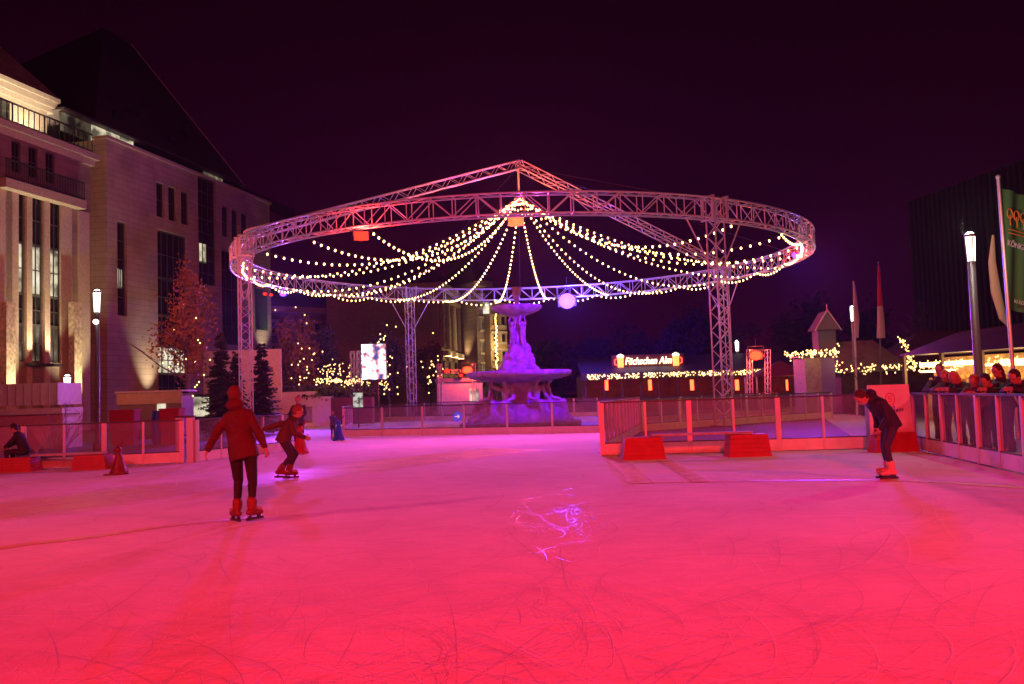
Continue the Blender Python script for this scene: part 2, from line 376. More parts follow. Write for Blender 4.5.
# ------------------------------------------------------------------ rink barriers
def barrier(pts, h, label, name='rink_barrier', posts=None, thick=(), kick=.28, spacing=1.0, pr=.035, pw=(.11, .05)):
    """pts: ground corner points; posts: list of parameters on segment"""
    root = thing(name, pts[0], label, 'rink barrier', 'clear rink barriers with white kick boards')
    rail = MB()
    for a, b in zip(pts, pts[1:]):
        d = (b-a); L = d.length; d.normalize(); nrm = V((-d.y, d.x, 0)); ax = (d, nrm, V((0, 0, 1)))
        rail.box((a+b)/2+V((0, 0, h-.02)), (L+.04, .07, .04), ax)
        k = max(1, round(L/spacing)); st = L/k
        for i in range(k):
            p0 = a+d*(i*st); p1 = a+d*((i+1)*st); c = (p0+p1)/2
            MB().box(c+V((0, 0, kick+.01+(h-kick-.05)/2)), (st-.05, .012, h-kick-.06), ax).build('glass_panel', M['panel'], root)
            kb = MB(); kb.box(c+V((0, 0, kick/2+.01)), (st-.012, .05, kick-.02), ax); kb.build('kick_board', M['white'], root)
        for i in range(k+1):
            p = a+d*(i*st); big = (i % 2 == 0)
            w = pw[0] if big else pw[1]
            MB().box(p+V((0, 0, h/2-.01)), (w, .075, h-.04), ax).build('post', M['post'], root)
        sk = MB(); sk.box((a+b)/2+V((0, 0, kick+.012)), (L, .062, .025), ax); sk.build('ledge', M['rail'], root)
    rail.build('top_rail', M['rail'], root); return root
barrier([L0, L1], LH, 'clear barrier along the left side of the ice behind the left bench')
barrier([L1+V((.35, .1, 0)), L2], LH, 'clear barrier behind the red jacketed skater, in front of the fir trees')
# stout double gate post between the two left runs
gp = thing('gate_post', L1+V((.05, .05, 0)), 'thick pale double gate post between the two left barriers', 'gate post')
for dx in (-.12, .16):
    MB().box(L1+V((.05+dx, .05, .58)), (.17, .14, 1.16)).build('post', M['post'], gp)
MB().box(L1+V((.07, .05, 1.185)), (.5, .18, .05)).build('cap', M['rail'], gp)
barrier([gnd(301, 428), gnd(330, 426)], 1.15, 'short clear barrier in the far left corner behind the child with the blue aid')
barrier([gnd(352, 427), gnd(343.5, 432), C0, C1], CH, 'long clear barrier around the front of the fountain', spacing=1.75, pw=(.07, .07))
barrier([gnd(330, 422)+V((.8, 0, 0)), V((-2, 53, 0)), V((5, 53, 0))], 1.15, 'far clear barrier behind the fountain', spacing=1.5)
barrier([R0, R1], RH, 'clear barrier with red lit posts behind the right bench')
barrier([R0+V((.02, .12, 0)), E0], RH, 'barrier side running back from the corner left of the right bench')
barrier([E0+V((.1, 0, 0)), E1], 1.15, 'far clear barrier seen through the panels behind the right bench')
barrier([R1+V((.1, 0, 0)), R2], RH, 'short barrier piece behind the white sign board')
barrier([R2+V((.05, -.05, 0)), R4], RH, 'clear barrier on the right where the spectators lean', pw=(.09, .05))
barrier([C1+V((.2, 1.5, 0)), V((5.5, 40, 0)), V((14, 47, 0))], 1.15, 'far clear barrier running back right of the fountain', spacing=1.5)

# ------------------------------------------------------------------ truss canopy
XC, YC, RR = .621, 45.97, 14.363
ZB, ZT, ZA = 7.98, 8.753, 13.6
CEN = V((XC, YC, 0))
def rp(a, r, z): return V((XC+r*math.sin(a), YC-r*math.cos(a), z))
PH = .538
canopy = thing('truss_canopy', CEN, 'huge round aluminium lighting truss on four lattice towers over the fountain', 'truss canopy')
ring = MB(); NB = 104; RI, RO = RR-.25, RR+.25
for r in (RI, RO):
    for z in (ZB, ZT):
        pts = [rp(2*PI*k/176, r, z) for k in range(177)]; ring.path(pts, .038, 6)
for k in range(NB):
    a0, a1 = 2*PI*k/NB, 2*PI*(k+1)/NB
    for r in (RI, RO):
        ring.tube(rp(a0, r, ZB), rp(a0, r, ZT), .022, n=5, caps=False)
        ring.tube(rp(a0, r, ZB if k % 2 else ZT), rp(a1, r, ZT if k % 2 else ZB), .022, n=5, caps=False)
    for z in (ZB, ZT):
        ring.tube(rp(a0, RI, z), rp(a0, RO, z), .022, n=5, caps=False)
        ring.tube(rp(a0, RI if k % 2 else RO, z), rp(a1, RO if k % 2 else RI, z), .02, n=5, caps=False)
ring.build('ring_truss', M['truss'], canopy, smooth=True)
def box_truss(mb, a, b, w, bay, rc=.03, rl=.017, upv=V((0, 0, 1)), h=None):
    a = V(a); b = V(b); d = b-a; L = d.length; d.normalize(); h = h or w
    x = d.cross(upv).normalized() if abs(d.dot(upv)) < .99 else V((math.cos(PH), math.sin(PH), 0)); y = d.cross(x)
    cs = [x*(sx*w/2)+y*(sy*h/2) for sx, sy in ((-1, -1), (1, -1), (1, 1), (-1, 1))]
    for c in cs: mb.tube(a+c, b+c, rc, n=6)
    k = max(2, round(L/bay)); st = L/k
    for i in range(k+1):
        p = a+d*(i*st)
        for j in range(4):
            if i in (0, k): mb.tube(p+cs[j], p+cs[(j+1) % 4], rl, n=4, caps=False)
            if i < k:
                q_ = p+d*st
                A, B = (j, (j+1) % 4) if (i+j) % 2 else ((j+1) % 4, j)
                mb.tube(p+cs[A], q_+cs[B], rl, n=4, caps=False)
TW = [PH, PH-PI/2, PH+PI, PH+PI/2]
for i, a in enumerate(TW):
    t = MB(); p = rp(a, RR, 0); box_truss(t, p+V((0, 0, .06)), rp(a, RR, ZT), .47, .36, .03, .017)
    t.box(rp(a, RR, (ZB+ZT)/2+.0), (.05, .05, .05)); o = t.build('tower', M['truss'], canopy, smooth=True)
    bp = MB(); bp.box(p+V((0, 0, .03)), (1.0, 1.0, .05)); bp.build('base_plate', M['steel'], o)
    sl = MB(); rot = Matrix.Rotation(a, 3, 'Z'); ax = (rot@V((1, 0, 0)), rot@V((0, 1, 0)), V((0, 0, 1)))
    for sx in (-1, 1):
        for zz in (ZB-.05, ZT+.06): sl.box(rp(a, RR, zz)+ax[0]*(sx*.36), (.09, .72, .07), ax)
        for sy in (-1, 1): sl.box(rp(a, RR, (ZB+ZT)/2)+ax[0]*(sx*.36)+ax[1]*(sy*.3), (.08, .08, .75), ax)
    sl.build('sleeve_block', M['truss'], o)
    br = MB()
    for s_ in (-1, 1): br.tube(rp(a, RR, ZB-1.9)+ax[0]*s_*.3, rp(a+s_*.10, RR, ZB), .028, n=6)
    br.build('brace', M['truss'], canopy)
for a in (PH-PI/2, PH+PI/2):
    t = MB(); e = rp(a, RR-.1, ZT+.15); box_truss(t, V((XC, YC, ZA)), e, .5, .5, .034, .018, h=.42)
    t.build('roof_beam', M['truss'], canopy, smooth=True)
HUB = V((XC, YC, 11.75))
t = MB(); t.tube(V((XC, YC, ZA)), HUB, .05, n=8); t.build('centre_post', M['truss'], canopy)
t = MB(); t.lathe([(.05, -.05), (.28, -.03), (.28, .05), (.05, .08)], HUB, 16); t.build('hub', M['truss'], canopy)
t = MB()
for a in (PH, PH+PI, PH-.9, PH+1.1, PH+2.6): t.tube(V((XC, YC, ZA-.1)), rp(a, RR-.3, ZT), .012, n=4)
t.build('guy_wire', M['steel'], canopy)

# bulb strings
bulb_me = MB().ell((0, 0, 0), (.043, .043, .056), n=8, h=6).mesh('bulb', M['bulb'], smooth=True)
def bulbs(points, name, label, group, step=.40, first=.2):
    root = thing(name, points[0], label, 'light string', group)
    MB().path(points, .011, 4).build('cable', M['cable'], root)
    acc = 0; nxt = first; cnt = 0
    for a, b in zip(points, points[1:]):
        L = (b-a).length
        while nxt <= acc+L and cnt < 98:
            p = a.lerp(b, (nxt-acc)/L)+V((0, 0, -.075))
            o = bpy.data.objects.new('bulb', bulb_me); COL.objects.link(o); o.parent = root; o.location = p-root.location
            nxt += step; cnt += 1
        acc += L
    return root
def hang(a, b, sag, n=26):
    return [a.lerp(b, i/n)+V((0, 0, -4*sag*(i/n)*(1-i/n))) for i in range(n+1)]
NS = 24
ordn = ['first', 'second', 'third', 'fourth', 'fifth', 'sixth']
quad = ['right of the hub, counting back from the right front tower', 'over the far rim, counting leftwards from the right',
        'left of the hub, counting forward from the far left tower', 'over the near rim, counting rightwards from the left tower']
for i in range(NS):
    a = PH+.09+2*PI*i/NS
    if math.cos(a) > .93: continue
    sag = random.uniform(1.35, 2.1) if math.cos(a) > .2 else random.uniform(.9, 1.9)
    lab = f"{ordn[i % 6]} warm bulb string {quad[i//6]}"
    bulbs(hang(HUB+V((.2*math.sin(a), -.2*math.cos(a), 0)), rp(a+random.uniform(-.04, .04), RI-.05, ZB), sag), 'light_string', lab, 'warm bulb strings radiating from the hub', step=random.uniform(.36, .44))
for j, (a0, a1, nm) in enumerate(((PH+.35, PH+PI/2, 'right side of the ring'), (PH+PI/2, PH+PI*.78, 'far rim right of the fountain'), (PH+PI*.78, PH+PI, 'far rim left of the fountain top'), (PH+PI, PH+1.28*PI, 'far rim beyond the left towers'), (PH+1.28*PI, PH+1.46*PI, 'left end of the ring'))):
    pts = []; K = max(2, round((a1-a0)*RR/3.2))
    for k in range(K):
        A = rp(a0+(a1-a0)*k/K, RI-.03, ZB+.05); B = rp(a0+(a1-a0)*(k+1)/K, RI-.03, ZB+.05)
        pts += hang(A, B, random.uniform(.12, .38), 10)[(1 if k else 0):]
    bulbs(pts, 'light_garland', f'swagged garland of warm bulbs along the {nm}', 'garlands swagged along the ring', step=.34)

# lamps hung from the ring
def flood(px, py, Y, color, estr, label, w=.38, target=(0, 12, 0), energy=0, angle=110, blend=.8, name='floodlight', pos=None, glow=0):
    p = V(pos) if pos is not None else at(px, py, Y); d = (V(target)-p).normalized()
    root = thing(name, p, label, 'floodlight', 'coloured floodlights of the rink')
    x = d.cross(V((0, 0, 1))).normalized(); y = x.cross(d); ax = (x, d, y)
    b = MB(); b.box(p-d*.13, (w, .2, w*.62), ax); b.build('housing', M['black'], root)
    l = MB(); l.ell(p-d*.03, (w*.44, .07, w*(.34 if w < 1 else .42)), ax, 20, 10)
    lc = {RED: (3.5, .07, .03), ORG: (9, .17, .05), BLU: (1.0, .25, 9)}[color]; f_ = (estr/60)**.35
    ml = mat('lens', (.01, .01, .01), .8, spec=0, emit=[c_*f_/9 for c_ in lc], estr=9)
    l.build('lens', ml, root)
    yk = MB()
    for s_ in (-1, 1): yk.tube(p-d*.13+x*(s_*w*.56), p-d*.13+x*(s_*w*.56)+V((0, 0, w*.7)), .018, n=5)
    yk.tube(p-d*.13-x*(w*.56)+V((0, 0, w*.7)), p-d*.13+x*(w*.56)+V((0, 0, w*.7)), .018, n=5)
    yk.tube(p-d*.13+V((0, 0, w*.7)), p-d*.13+V((0, 0, w*1.3)), .02, n=5); yk.build('yoke', M['steel'], root)
    if glow: light('POINT', 'lens_light', p+d*.45, color, glow, root, None, .12)
    if energy: light('SPOT', 'beam', p+d*.06, color, energy, root, target, .12, angle, blend)
    return root
RED, BLU, MAG, ORG = (1, .03, .02), (.10, .04, 1), (1, .08, .55), (1, .07, .02)
p = rp(-.43, RR, ZB-.3)
flood(361, 236, 33.2, RED, 60, 'red floodlight under the near left rim of the ring', w=.55, target=(-3, 10, 2), energy=900, glow=500)
flood(516, 221, 45.6, ORG, 60, 'orange red floodlight hanging under the hub of the strings', w=.85, target=(0, 5, 6), energy=1000, angle=150, glow=2600)
flood(810, 252, 45, RED, 50, 'red floodlight on the far right end of the ring', target=(10, 10, 2), energy=900, glow=900)
flood(794, 255, 44.5, BLU, 30, 'small violet floodlight at the right end of the ring', w=.3, target=(9, 16, 0), energy=5000, angle=60)
flood(283, 294, 50, BLU, 45, 'blue floodlight under the far left rim of the ring', w=.42, target=(-6, 22, 0), energy=2500)
flood(265, 294, 51, RED, 35, 'left one of the paired small red floodlights on the left rim', w=.26, target=(-8, 22, 0))
flood(271, 295, 51, RED, 35, 'right one of the paired small red floodlights on the left rim', w=.22, target=(-8, 22, 0))
flood(567, 301, 59.5, BLU, 160, 'brilliant blue violet floodlight under the far rim right of the fountain', w=1.25, target=(0, 24, 0), energy=5000, angle=110, glow=4500)

# ------------------------------------------------------------------ fountain
FY = 40.0; FC = gnd(520.5, 426.2); FC = V((FC.x, FY, 0))
fnt = thing('fountain', FC, 'large two bowl stone fountain with seated figures, lit violet under the truss ring', 'fountain')
b = MB(); b.lathe([(2.75, 0), (2.75, .22), (2.65, .26), (2.5, .26), (2.45, .12)], FC, 48); b.build('pool_rim', M['fount'], fnt)
b = MB(); b.lathe([(2.35, .0), (2.3, .25), (1.75, .45), (1.35, .7), (1.0, .95), (.8, 1.3), (.72, 1.8), (.9, 2.02), (1.1, 2.1)], FC, 40, wob=.35); b.build('pedestal', M['fount'], fnt, smooth=True)
b = MB(); b.lathe([(.7, 1.98), (1.35, 2.06), (1.9, 2.16), (2.25, 2.26), (2.34, 2.32), (2.38, 2.45), (2.36, 2.52), (2.26, 2.53), (2.2, 2.45), (1.2, 2.35), (.6, 2.35)], FC, 64, flute=32, fl=.006); b.build('lower_bowl', M['fount'], fnt, smooth=True)

def statue_seated(mb, c, ang, s=1.0, arm=0):
    """seated draped figure with its back to the pedestal, facing outwards at angle ang"""
    R = Matrix.Rotation(ang, 3, 'Z')
    def P(x, y, z): return V(c)+R@(V((x, y, z))*s)
    S = R@V((1, 0, 0))
    mb.loft([(P(0, -.05, .45), .24, .2), (P(0, -.03, .7), .19, .15), (P(0, .02, .95), .23, .15), (P(0, .03, 1.08), .12, .1), (P(0, .05, 1.17), .06, .06)], S)
    mb.ell(P(0, .1, 1.3), (.1*s, .115*s, .14*s)); mb.ell(P(0, .05, 1.34), (.12*s, .13*s, .13*s))
    for sd in (-1, 1):
        mb.cap(P(.13*sd, 0, .48), P(.2*sd, .5, .55), .14*s, .11*s); mb.cap(P(.2*sd, .5, .55), P(.17*sd, .58, .05), .11*s, .08*s)
        mb.cap(P(.17*sd, .58, .04), P(.18*sd, .75, .0), .06*s, .045*s)
        e = P(.36*sd, .08+.1*arm, .72) if not (arm and sd > 0) else P(.45, .1, 1.1)
        w = P(.26*sd, .38, .66) if not (arm and sd > 0) else P(.38, .2, 1.42)
        mb.cap(P(.24*sd, .02, 1.0), e, .075*s, .06*s); mb.cap(e, w, .06*s, .04*s); mb.ell(w, .05*s)
    mb.loft([(P(0, .15, .5), .32, .3), (P(0, .3, .25), .36, .36), (P(0, .35, 0), .48, .45)], S)      # drapery over the knees
for i, (a, arm) in enumerate(((.62, 0), (-.5, 1), (-1.6, 0), (1.65, 0), (2.7, 1), (-2.7, 0))):
    # angle measured so that 0 looks towards the camera (-Y)
    c = FC+V((math.sin(a)*1.25, -math.cos(a)*1.15, .30)); mb = MB(); statue_seated(mb, c, PI-(-a) if False else PI+a, 1.42, arm)
    mb.lathe([(.95, -.30), (.85, .1), (.65, .35), (.35, .6)], c+V((math.sin(a)*.25, -math.cos(a)*.25, 0)), 12, wob=.25)
    r_ = remeshed(mb, .035, .05, .2); r_.build('statue', M['fount'], fnt, smooth=True)
mb = MB()                                                            # rocky cluster above the bowl
mb.lathe([(.98, 2.40), (.9, 2.6), (.72, 2.9), (.6, 3.2), (.45, 3.5), (.34, 3.75)], FC, 20, wob=.3)
for k in range(26):
    a = random.uniform(0, 2*PI); z = random.uniform(2.5, 3.6); r = .95-.5*(z-2.4)
    mb.ell(FC+V((r*math.cos(a), r*math.sin(a), z)), (random.uniform(.1, .22), random.uniform(.1, .2), random.uniform(.1, .28)), n=8, h=6)
remeshed(mb, .035, .06, .15).build('rocky_cluster', M['fount'], fnt, smooth=True)
mb = MB(); mb.lathe([(.24, 3.6), (.17, 4.2), (.2, 4.9), (.34, 5.05)], FC, 16)
for k in range(4):                                                   # cherubs standing round the shaft
    a = PI/4+k*PI/2; c = FC+V((.33*math.cos(a), .33*math.sin(a), 3.66))
    o_ = V((math.cos(a), math.sin(a), 0)); s_ = V((-math.sin(a), math.cos(a), 0))
    mb.loft([(c+V((0, 0, .35)), .12, .1), (c+V((0, 0, .55)), .14, .12), (c+V((0, 0, .78)), .15, .11), (c+V((0, 0, .9)), .06, .06)], s_, 10)
    mb.ell(c+V((0, 0, 1.02)), .11)
    for sd in (-1, 1):
        mb.cap(c+s_*(.07*sd)+V((0, 0, .35)), c+s_*(.09*sd)+o_*.05, .08, .05); mb.cap(c+s_*(.14*sd)+V((0, 0, .8)), c+s_*(.2*sd)+V((0, 0, 1.1)), .05, .04)
        mb.cap(c+s_*(.2*sd)+V((0, 0, 1.1)), c+s_*(.12*sd)+V((0, 0, 1.35)), .04, .035)
remeshed(mb, .022, .03, .1, 1).build('figure_column', M['fount'], fnt, smooth=True)
b = MB(); b.lathe([(.3, 5.0), (.45, 5.06), (.75, 5.16), (1.0, 5.27), (1.1, 5.36), (1.14, 5.44), (1.12, 5.5), (1.03, 5.5), (.9, 5.42), (.2, 5.36)], FC, 48, flute=24, fl=.01); b.build('upper_bowl', M['fount'], fnt, smooth=True)
b = MB(); b.lathe([(.26, 5.4), (.2, 5.52), (.1, 5.65), (.09, 5.75), (.17, 5.95), (.2, 6.1), (.16, 6.2), (.24, 6.3), (.22, 6.36), (.08, 6.38)], FC, 20, wob=.05); b.build('finial', M['fount'], fnt, smooth=True)
pav = MB(); pav.lathe([(5.2, .02), (.01, .024)], FC, 48); M['pale_pave'] = mat('pale stone paving', (.45, .43, .43), .6, var=.2, vscale=1)
struct(pav.build('fountain_paving', M['pale_pave']))
# round blue direction sign on the barrier
sp = at(457.5, 416.5, 30.4)
sn = thing('direction_sign', sp, 'round blue sign with white arrow on the barrier left of the fountain', 'sign')
b = MB(); b.tube(sp+V((0, .02, 0)), sp, .165, n=28); b.build('disc', M['blue'], sn)
ar = MB(); ar.box(sp+V((-.02, -.008, 0)), (.15, .01, .03))
for s_ in (-1, 1): ar.box(sp+V((.035, -.008, .028*s_)), (.09, .01, .028), (V((.7071, 0, -.7071*s_)), V((0, 1, 0)), V((.7071*s_, 0, .7071))))
M['white_emit'] = mat('white print', (.8, .8, .8), .5, emit=(.7, .7, 1), estr=.5); ar.build('arrow', M['white_emit'], sn)

# ------------------------------------------------------------------ left buildings
dF = V((.234, 1, 0)).normalized(); nF = V((dF.y, -dF.x, 0)); OF = V((-41.8, 0, 0))     # facade line and its outward normal
UP = V((0, 0, 1))
def fz(px, py, off=0.0):
    P = hit(px, py, OF+nF*off, nF); return ((P-OF).dot(dF), P.z)
def FP(u, z, off=0.0): return OF+dF*u+nF*off+V((0, 0, z))
def rect(x0, x1, y0, y1, off=0.0):
    xm, ym = (x0+x1)/2, (y0+y1)/2
    return (fz(x0, ym, off)[0], fz(x1, ym, off)[0], fz(xm, y1, off)[1], fz(xm, y0, off)[1])
def facade(u0, u1, z0, z1, holes, off, depth, name, mt, root, zt=None):
    """wall sheet with real openings and reveals"""
    us = sorted({u0, u1, *[h[0] for h in holes], *[h[1] for h in holes]}); zs = sorted({z0, z1, *[h[2] for h in holes], *[h[3] for h in holes]})
    us = [u for u in us if u0 <= u <= u1]; zs = [z for z in zs if z0 <= z <= z1]
    mb = MB()
    for a, b_ in zip(us, us[1:]):
        for c, d in zip(zs, zs[1:]):
            um, zm = (a+b_)/2, (c+d)/2
            if any(h[0] < um < h[1] and h[2] < zm < h[3] for h in holes): continue
            mb.q(FP(a, c, off), FP(b_, c, off), FP(b_, d, off), FP(a, d, off))
    for (a, b_, c, d) in holes:
        for p_, q_ in (((a, c), (b_, c)), ((b_, c), (b_, d)), ((b_, d), (a, d)), ((a, d), (a, c))):
            mb.q(FP(*p_, off), FP(*q_, off), FP(*q_, off-depth), FP(*p_, off-depth))
    # local frame: object x along the wall
    return mb.build(name, mt, root)
def window(root, r, off, depth, glass, bars=(1, 2), fr=.09):
    a, b_, c, d = r; w = MB(); ax = (dF, nF, UP); o2 = off-depth+.06
    for u in (a+fr/2, b_-fr/2): w.box(FP(u, (c+d)/2, o2), (fr, .08, d-c), ax)
    for z in (c+fr/2, d-fr/2): w.box(FP((a+b_)/2, z, o2), (b_-a-2*fr, .078, fr), ax)
    for k in range(1, bars[0]+1): w.box(FP(a+(b_-a)*k/(bars[0]+1), (c+d)/2, o2), (.06, .06, d-c-2*fr), ax)
    for k in range(1, bars[1]+1): w.box(FP((a+b_)/2, c+(d-c)*k/(bars[1]+1), o2), (b_-a-2*fr, .05, .07), ax)
    o = w.build('window', M['frame'], root)
    gmb = MB(); gmb.box(FP((a+b_)/2, (c+d)/2, off-depth), (b_-a, .03, d-c), ax); gmb.build('pane', glass, o); return o
def slab(u0, u1, z0, z1, o0, o1, mb): mb.box(FP((u0+u1)/2, (z0+z1)/2, (o0+o1)/2), (u1-u0, abs(o1-o0), z1-z0), (dF, nF, UP))

# building A
uA1, zA = fz(90, 154); uA0 = fz(-160, 60)[0]
A = thing('stone_building', FP(uA1, 0), 'brown stone building at the left edge with tall strip windows and a floodlit roof pavilion', 'building')
ZA_ = 18.2
hol = []; tall = [rect(x-5.5, x+5.5, 196, 362) for x in (19, 37, 55)]
small = [rect(x-4.5, x+4.5, 147, 178) for x in (16, 33, 50)]
pitchu = tall[1][0]-tall[0][0]; extra = []
for k in range(3):
    extra.append(tuple([tall[0][0]-(3.6+k)*pitchu-0, tall[0][1]-(3.6+k)*pitchu, tall[0][2], tall[0][3]]))
zt_t = tall[1][2], tall[1][3]
tall = [(t_[0], t_[1], zt_t[0], zt_t[1]) for t_ in tall+extra]; zs_ = small[1][2], small[1][3]
small = [(s_[0], s_[1], zs_[0], zs_[1]) for s_ in small]
facade(uA0, uA1, 0, ZA_, tall+small, 0, .22, 'wall', M['stoneA'], A)
w = MB(); slab(uA0, uA1, 0, ZA_, -16, -.6, w); w.build('building_block', M['stoneA'], A)
e_ = MB(); e_.q(FP(uA1, 0, 0), FP(uA1, 0, -.6), FP(uA1, ZA_, -.6), FP(uA1, ZA_, 0)); e_.q(FP(uA0, ZA_, 0), FP(uA1, ZA_, 0), FP(uA1, ZA_, -.6), FP(uA0, ZA_, -.6)); e_.build('wall_end', M['stoneA'], A)
for s_ in small: window(A, s_, 0, .18, M['glass_dark'], (1, 1))
for i, t_ in enumerate(tall):
    H_ = t_[3]-t_[2]
    for (f0, f1, g_) in ((0, .22, M['lit_dim']), (.22, .40, M['glass_dark']), (.40, .70, M['lit_win'] if i < 3 else M['glass_dark']), (.70, 1, M['glass_dark'])):
        window(A, (t_[0], t_[1], t_[2]+H_*f0, t_[2]+H_*f1-.02), 0, .18, g_, (1, 1), .07)
tr = MB()
for px in (4, 10.5, 28, 46, 65, 83):           # pilasters between the strips
    u = fz(px, 280)[0]; slab(u-.22 if px in (28, 46) else u-.5, u+.22 if px in (28, 46) else u+.5, 0, zs_[0]-1.26, .003, .12, tr)
tr.build('pilaster', M['stoneTrim'], A)
co = MB(); slab(uA0, uA1+.3, ZA_-.05, ZA_+.35, -.5, .55, co); slab(uA0, uA1+.1, ZA_-.45, ZA_-.052, -.5, .3, co)
slab(small[0][0]-1.2, small[2][1]+2, zs_[0]-1.25, zs_[0]-.7, .003, .75, co); co.build('cornice', M['stoneTrim'], A)
bal = MB(); ub0, ub1 = small[0][0]-1.1, small[2][1]+1.9; zb = zs_[0]-.7
for zz in (zb+.1, zb+1.15): slab(ub0, ub1, zz-.04, zz+.04, .62, .70, bal)
k = int((ub1-ub0)/.14)
for i in range(k+1):
    u = ub0+(ub1-ub0)*i/k; bal.tube(FP(u, zb+.1, .66), FP(u, zb+1.15, .66), .022, n=4)
bal.build('balcony_railing', M['steel'], A)
rl = MB(); z0 = ZA_+.35
for zz in (z0+.12, z0+1.25): slab(uA0, uA1-.2, zz-.04, zz+.04, .30, .38, rl)
k = int((uA1-.2-uA0)/.42)
for i in range(k+1):
    u = uA0+(uA1-.2-uA0)*i/k; rl.tube(FP(u, z0, .34), FP(u, z0+1.25, .34), .05 if i % 6 == 0 else .028, n=4)
rl.build('roof_railing', M['steel'], A)
# floodlit pavilion on the roof
up1 = fz(47, 105, -2.6)[0]; up0 = up1-13; zp1 = fz(47, 100, -2.6)[1]
pv = MB(); slab(up0, up1, ZA_, zp1-.6, -12, -2.6, pv); pv.build('roof_pavilion', M['stoneTrim'], A)
pc = MB(); slab(up0-.3, up1+.3, zp1-.9, zp1-.601, -12.3, -2.3, pc); slab(up0-.6, up1+.4, zp1-.6, zp1-.2, -12.6, -2.1, pc); slab(up0-.8, up1+.5, zp1-.2, zp1+.1, -12.9, -1.95, pc); pc.build('pavilion_cornice', M['stoneTrim'], A)
pr_ = MB(); zz = zp1+.1; q0, q1, o0, o1 = up0-.8, up1+.5, -12.9, -1.95; zr = zz+7.2
um, om = (q0+q1)/2, (o0+o1)/2
for a_, b_ in (((q0, o1), (q1, o1)), ((q1, o1), (q1, o0)), ((q1, o0), (q0, o0)), ((q0, o0), (q0, o1))):
    pr_.q(FP(a_[0], zz, a_[1]), FP(b_[0], zz, b_[1]), FP(um, zr, om))
pr_.build('hip_roof', M['roofA'], A)
wr = rect(-8, 8, 100, 118, -2.6); window(A, (wr[0], wr[1], wr[2], wr[3]), -2.2, .35, M['lit_dim'], (1, 1))
for px, nm in ((14, 'left'), (81, 'right')):
    u = fz(px, 350, 1.2)[0]; z1_ = fz(px, 302, 1.2)[1]
    pm = MB(); slab(u-.34, u+.34, .02, z1_, .55, 1.0, pm); pm.build('mosaic_pillar', M['mosaic'], A)
    light('SPOT', 'pillar_uplight', FP(u, .5, 3.2), (1, .80, .45), 3000, None, FP(u, 5, 1.4), .1, 60, .7)
for px in (28, 46):
    u = fz(px, 340)[0]; z_ = tall[0][2]
    f_ = MB(); slab(u-.35, u+.35, z_-.28, z_-.1, .13, .85, f_); f_.build('uplight_shelf', M['steel'], A)
    light('SPOT', 'window_uplight', FP(u, z_, .75), (1, .78, .45), 800, None, FP(u, z_+4, .38), .06, 80, .9)
for u_, o_ in ((up1-2, -.6), (up1-6, -.6), (up1+2.2, -5)):
    light('SPOT', 'pavilion_uplight', FP(u_, ZA_+.6, o_+.2), (1, .82, .5), 1300, None, FP(u_-.3 if o_ > -2 else up1, zp1, -2.6 if o_ > -2 else -5), .2, 120, .9)

# building B
uB0 = fz(107, 300)[0]; uB1 = fz(271, 300)[0]; ZB_ = fz(125, 146)[1]
B = thing('sandstone_building', FP(uB0, 0), 'pink sandstone block with narrow windows, dark glass bays and a steep dark roof', 'building')
trio1 = [rect(x-4, x+4, 187, 221) for x in (160.5, 172.5, 185)]
trio2 = [rect(x-3.4, x+3.4, 210, 237) for x in (225.5, 235.2, 244.6)]
zq = (trio1[1][2], trio1[1][3]); trio1 = [(a, b_, *zq) for a, b_, _, _ in trio1]; trio2 = [(a, b_, *zq) for a, b_, _, _ in trio2]
slotw = rect(117.5, 127, 222, 316); bay = rect(158, 188, 233, 392); bay = (bay[0], bay[1], 1.8, bay[3])
slot2 = rect(198.5, 216.5, 200, 287); slot2 = (slot2[0], slot2[1], slot2[2], ZB_)
slot3 = rect(222, 240, 252, 345); door = rect(199, 216, 330, 352)
holes = trio1+trio2+[slotw, bay, slot2, slot3]
facade(uB0, uB1, 0, ZB_, holes, 0, .36, 'wall', M['stoneB'], B)
w = MB(); slab(uB0, uB1, 0, ZB_-.02, -22, -.8, w)
w.q(FP(uB0, 0, 0), FP(uB0, 0, -.8), FP(uB0, ZB_, -.8), FP(uB0, ZB_, 0)); w.q(FP(uB0, ZB_, 0), FP(uB1, ZB_, 0), FP(uB1, ZB_, -.8), FP(uB0, ZB_, -.8)); w.build('building_block', M['stoneB'], B)
for r_ in trio1+trio2: window(B, r_, 0, .30, M['glass_dark'], (0, 1))
window(B, slotw, 0, .30, M['glass_dark'], (0, 4)); a_, b_, c_, d_ = slotw
window(B, (a_+.3, b_-.3, c_+(d_-c_)*.30, c_+(d_-c_)*.5), 0, .2, M['lit_win'], (1, 0), .05)
H_ = bay[3]-bay[2]
for i, (f0, f1, g_) in enumerate(((0, .16, M['glass_dark']), (.16, .32, M['lit_win']), (.32, .5, M['glass_dark']), (.5, .72, M['glass_dark']), (.72, 1, M['glass_dark']))):
    window(B, (bay[0], bay[1], bay[2]+H_*f0, bay[2]+H_*f1-.02), 0, .3, g_, (4, 1))
window(B, slot2, 0, .30, M['glass_dark'], (2, 7)); wl = rect(200, 208, 243, 262); window(B, wl, 0, .2, M['lit_win'], (1, 0), .05)
window(B, slot3, 0, .3, M['glass_dark'], (2, 4))
lb = MB(); a_, b_ = slot2[0], slot2[1]; lb.lathe([(.4, -.9), (.9, -.5), (1.0, 0)], FP((a_+b_)/2, slot2[2], 0), 16); lb.build('bay_corbel', M['stoneB'], B)
cp = MB(); slab(uB0-.1, uB1+.1, ZB_, ZB_+.22, -1, .18, cp); cp.build('coping', M['stoneTrim'], B)
